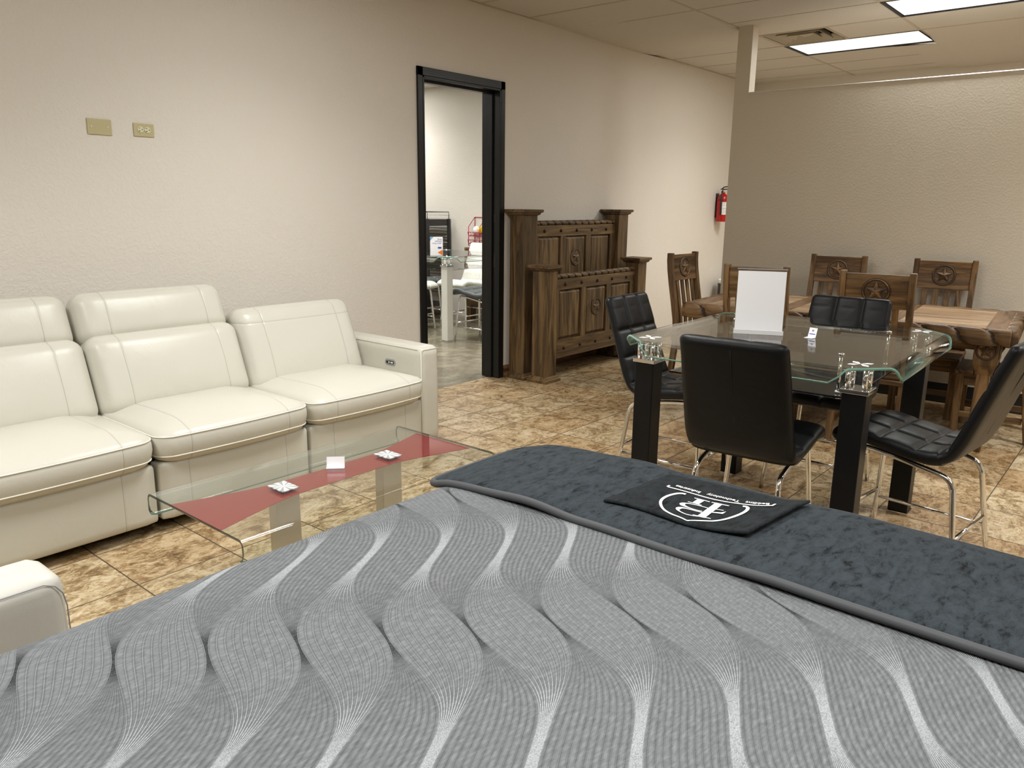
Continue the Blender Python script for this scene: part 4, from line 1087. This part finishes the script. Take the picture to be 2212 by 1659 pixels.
# ------------------------------------------------------------------ headboard and footboard
def bedboard(name, label, cat, x0, x1, y, H, ph, pw, rail_z, top_z, low_z, nails_low):
    """panelled bed end: two capped posts, rope rail, three raised panels, star medallion, nail heads"""
    t = thing(name, label, cat, ((x0 + x1) / 2, y, 0)); W = (x1 - x0) / 2
    for s_ in (-1, 1):
        cx = s_ * (W - pw / 2); h = pw / 2
        po = MB().box(cx - h, cx + h, -h, h, .03, H - .045).build('post', M['oakZ'], t, bevel=.006)
        mb = MB(); vs = []
        for z, q in ((H - .05, h + .004), (H - .04, h + .018), (H - .028, h + .02), (H - .024, h + .035), (H - .004, h + .037), (H, h + .032)):
            for a, b in ((-q, -q), (q, -q), (q, q), (-q, q)): vs.append((cx + a, b, z))
        mb.add(vs, [(4 * i + k, 4 * i + (k + 1) % 4, 4 * i + 4 + (k + 1) % 4, 4 * i + 4 + k) for i in range(5) for k in range(4)] + [(3, 2, 1, 0), (20, 21, 22, 23)])
        mb.build('post_cap', M['oakX'], po)
        mb = MB(); vs = []
        for z, q in ((0, h + .030), (.022, h + .030), (.030, h + .016), (.045, h + .012), (.052, h + .002)):
            for a, b in ((-q, -q), (q, -q), (q, q), (-q, q)): vs.append((cx + a, b, z))
        mb.add(vs, [(4 * i + k, 4 * i + (k + 1) % 4, 4 * i + 4 + (k + 1) % 4, 4 * i + 4 + k) for i in range(4) for k in range(4)] + [(3, 2, 1, 0), (16, 17, 18, 19)])
        mb.build('post_foot', M['oakX'], po)
    a, b = -W + pw, W - pw
    rp = MB(); rg = MB(); rope(rp, (a - .005, -.01, top_z - .02), (b + .005, -.01, top_z - .02), .024, 9.5, None, 1.0, .35, 1.25, 24, rg, .8); ro = rp.build('rope_rail', M['oakX'], t); rg.build('rope_groove', M['wood_dark'], ro)
    zt = top_z - .04
    MB().box(a, b, -.012, .022, low_z, zt).build('back_board', M['oakZ'], t)
    MB().box(a, b, -.038, -.010, zt - .095, zt).build('top_rail', M['oakX'], t, bevel=.003)
    lr = MB().box(a, b, -.038, -.010, low_z, low_z + .16).build('bottom_rail', M['oakX'], t, bevel=.003)
    n = 3; st = .075; zi0 = low_z + .16; zi1 = zt - .095; pwid = ((b - a) - st * (n + 1)) / n
    for k in range(n + 1):
        x = a + k * (pwid + st); MB().box(x, x + st, -.037, -.010, zi0, zi1).build('stile', M['oakZ'], t, bevel=.003)
    for k in range(n):
        x = a + st + k * (pwid + st); vs = []
        for q, yy in ((.006, -.013), (.028, -.028), (.030, -.031)): vs += [(x + q, yy, zi0 + q), (x + pwid - q, yy, zi0 + q), (x + pwid - q, yy, zi1 - q), (x + q, yy, zi1 - q)]
        pnl = MB().add(vs, [(4 * i + j, 4 * i + (j + 1) % 4, 4 * i + 4 + (j + 1) % 4, 4 * i + 4 + j) for i in range(2) for j in range(4)] + [(8, 9, 10, 11)]).build('raised_panel', M['oakZ'], t)
        if k == 1: medallion(pnl, frame_T((x + pwid / 2, -.0325, (zi0 + zi1) / 2 + (.19 if not nails_low else .03)), (1, 0, 0), (0, 0, 1)), .078, M['oakZ'])
    def nail(x, z):
        mb = MB(); vs = []; sg = 12
        for rr, yy in ((.016, -.038), (.013, -.046), (.006, -.050)): vs += [(x + rr * math.cos(i * 2 * PI / sg), yy, z + rr * math.sin(i * 2 * PI / sg)) for i in range(sg)]
        mb.add(vs, [(i * sg + j, i * sg + (j + 1) % sg, (i + 1) * sg + (j + 1) % sg, (i + 1) * sg + j) for i in range(2) for j in range(sg)] + [tuple(2 * sg + j for j in range(sg))], True)
        mb.build('nail_head', M['nail'], t)
    for k in range(5):
        x = a + (b - a) * (.12 + .19 * k); nail(x, zt - .048)
        if nails_low: nail(x, low_z + .085)
    return t
bedboard('headboard', 'tall brown wooden headboard with star panel against the wall', 'headboard', 5.225, 6.86, 4.345, 1.475, 0, .17, 0, 1.375, .30, False)
bedboard('footboard', 'lower brown wooden footboard with star panel leaning before the headboard', 'footboard', 5.235, 6.86, 4.10, 1.015, 0, .155, 0, .925, .185, True)
# ------------------------------------------------------------------ back room
GB = 'chairs around the white-legged table in the back room'
glass_table('glass counter table with square white legs seen through the doorway', (6.59, 6.56, 0), 0, .56, .56, .43, .43, .942, M['white_lacquer'], None, (.47, .47, .80, M['glass']))
dup(c1, (6.49, 5.90, 0), math.radians(92), 'grey counter chair seen edge-on against the right door jamb', GB, (M['black_leather'], M['grey_leather']))
w1 = dup(c1, (7.13, 6.78, 0), math.radians(182), 'white tufted counter chair behind the back room table', GB, (M['black_leather'], M['white_leather']))
dup(w1, (6.44, 7.06, 0), math.radians(-88), 'white counter chair at the left door jamb, its seat under the back room table', GB)
dup(c1, (6.96, 7.45, 0), math.radians(-92), 'grey counter chair at the left behind the back room table', GB, (M['black_leather'], M['grey_leather']))
# table sign in the back room
t = thing('table_sign', 'small white card reading Shop without using credit on the back room table', 'sign', (6.16, 6.29, .949), math.radians(-46))
MB().box(-.07, .07, -.0015, .0015, 0, .205).build('card', M['white_card'], t)
Tt = frame_T((0, -.0022, 0), (1, 0, 0), (0, 0, 1))
MB().add([(-.07, -.002, .205), (-.07, -.002, .165), (-.03, -.002, .205)], [(0, 1, 2)]).build('blue_corner', M['skyblue'], t)
MB().add([(.068, -.002, .004), (.068, -.002, .065), (.012, -.002, .034)], [(0, 1, 2)]).build('orange_triangle', M['orange'], t)
MB().box(.015, .055, -.0026, -.0018, .078, .095).build('logo_block', M['blue'], t)
for k, s_ in enumerate(('Shop', 'without', 'using credit')):
    text_mesh(s_, .024 if k < 2 else .022, frame_T((.035 if k == 0 else (.022 if k == 1 else .004), -.0024, .172 - .021 * k), (1, 0, 0), (0, 0, 1)), M['blue'], 'printed_words', t)
# black wire merchandise rack against the right wall of the back room
t = thing('wire_rack', 'black wire display rack with shelves in the back room, left in the doorway', 'rack', (7.50, 7.98, 0))
RX, RY = .20, .36
for sx in (-1, 1):
    for sy in (-1, 1): MB().box(sx * RX - .018, sx * RX + .018, sy * RY - .018, sy * RY + .018, 0, 1.31).build('post', M['black_wire'], t)
MB().box(-RX, RX, -RY, RY, 1.22, 1.305).build('header', M['black_wire'], t)
mb = MB()
for s_ in (-1, 1):
    mb.tube([(s_ * RX, -RY, 1.31), (s_ * RX, -RY, 1.40), (s_ * RX, RY, 1.40), (s_ * RX, RY, 1.31)], .005, 6)
for sy in (-1, 0, 1): mb.tube([(-RX, sy * RY, 1.40), (RX, sy * RY, 1.40)], .004, 6)
mb.tube([(-RX, -RY * .5, 1.31), (-RX, -RY * .5, 1.37), (-RX, RY * .5, 1.37)], .004, 6); mb.build('top_basket', M['black_wire'], t)
for z in (.16, .48, .80, 1.02): MB().box(-RX, RX, -RY, RY, z, z + .014).build('shelf', M['black_wire'], t)
for k in range(22): z = .30 + .042 * k; MB().box(RX - .006, RX, -RY, RY, z, z + .008).build('back_wire', M['black_wire'], t)
t = thing('speaker_box', 'small silver speaker on the wire rack shelf in the back room', 'speaker', (7.42, 8.03, .815))
MB().box(-.07, .07, -.10, .10, 0, .15).build('body', M['grey_plastic'], t, bevel=.012)
for y in (-.045, .045):
    mb = MB(); T_ = frame_T((-.071, y, .075), (0, -1, 0), (0, 0, 1)); disc(mb, T_, .035); mb.build('cone', M['black_plastic'], t)
t = thing('storage_case', 'charcoal fabric case with a white tag on the floor by the wire rack', 'case', (7.08, 8.10, 0))
rbox(.36, .50, .33, .04, (.004, .004, .004), 8).build('body', M['charcoal'], t, loc=(0, 0, .165))
MB().box(-.186, -.183, -.06, -.01, .20, .27).build('tag', M['white_card'], t)
t = thing('red_wire_rack', 'red wire snack rack on the back room wall, right in the doorway', 'rack', (7.635, 6.98, 0))
mb = MB()
for sy in (-1, 1):
    mb.tube([(.11, sy * .20, .975), (.11, sy * .20, 1.34), (-.01, sy * .20, 1.22), (-.01, sy * .20, .975), (.11, sy * .20, .975)], .006, 6)
for z in (.975, 1.00, 1.10): mb.tube([(-.01, -.20, z), (-.01, .20, z), (.11, .20, z), (.11, -.20, z)], .005, 6, True)
mb.tube([(.11, -.20, 1.34), (.11, .20, 1.34)], .005, 6).tube([(.11, 0, 1.34), (-.01, 0, 1.22), (-.01, 0, .975)], .005, 6); mb.build('frame', M['red_wire'], t)
for z0 in (1.00, 1.10):
    mb = MB()
    for k in range(9): y = -.20 + .05 * k; mb.tube([(-.03, y, z0 + .05), (-.01, y, z0), (.11, y, z0 + .03)], .003, 5)
    mb.tube([(-.03, -.20, z0 + .05), (-.03, .20, z0 + .05)], .005, 6); mb.build('basket', M['red_wire'], t)
for k, (y, mm) in enumerate(((.09, 'white_card'), (.0, 'yellow'), (-.085, 'white_card'), (-.165, 'yellow'))):
    o = rbox(.08, .06, .09, .025, (.006, .006, .006), 6).build('snack_pack', M[mm], None, loc=(7.69, 7.01 + y, 1.175))
    o.rotation_euler = (0, math.radians(-20), .2)
    tag(o, ['white snack pack at the left end of the red wire rack', 'yellow snack pack beside the white one in the red wire rack', 'second white snack pack in the red wire rack, right of the yellow', 'yellow snack pack at the right end of the red wire rack'][k], 'snack pack', 'snack packs on the red wire rack')
t = thing('wooden_bench', 'wooden bench end with carved star behind the white chair in the back room', 'bench', (7.58, 6.98, 0))
MB().box(-.05, .05, .07, .19, 0, .955).build('post', M['pineZ'], t, bevel=.006)
pb = MB().box(-.05, .05, -.50, .07, .18, .40).build('side_board', M['pineY'], t, bevel=.005)
MB().box(-.04, .04, -.50, -.40, 0, .18).build('leg', M['pineZ'], t)
hb = MB().box(-.02, .04, -.36, .07, .80, .94).build('top_board', M['pineY'], t, bevel=.005)
medallion(t, frame_T((-.052, .13, .88), (0, -1, 0), (0, 0, 1)), .055, M['pineZ'])
for o in list(C.objects):
    if o.type == 'MESH' and o.parent is not None and not o.data.materials: o.data.materials.append(M['chrome'])
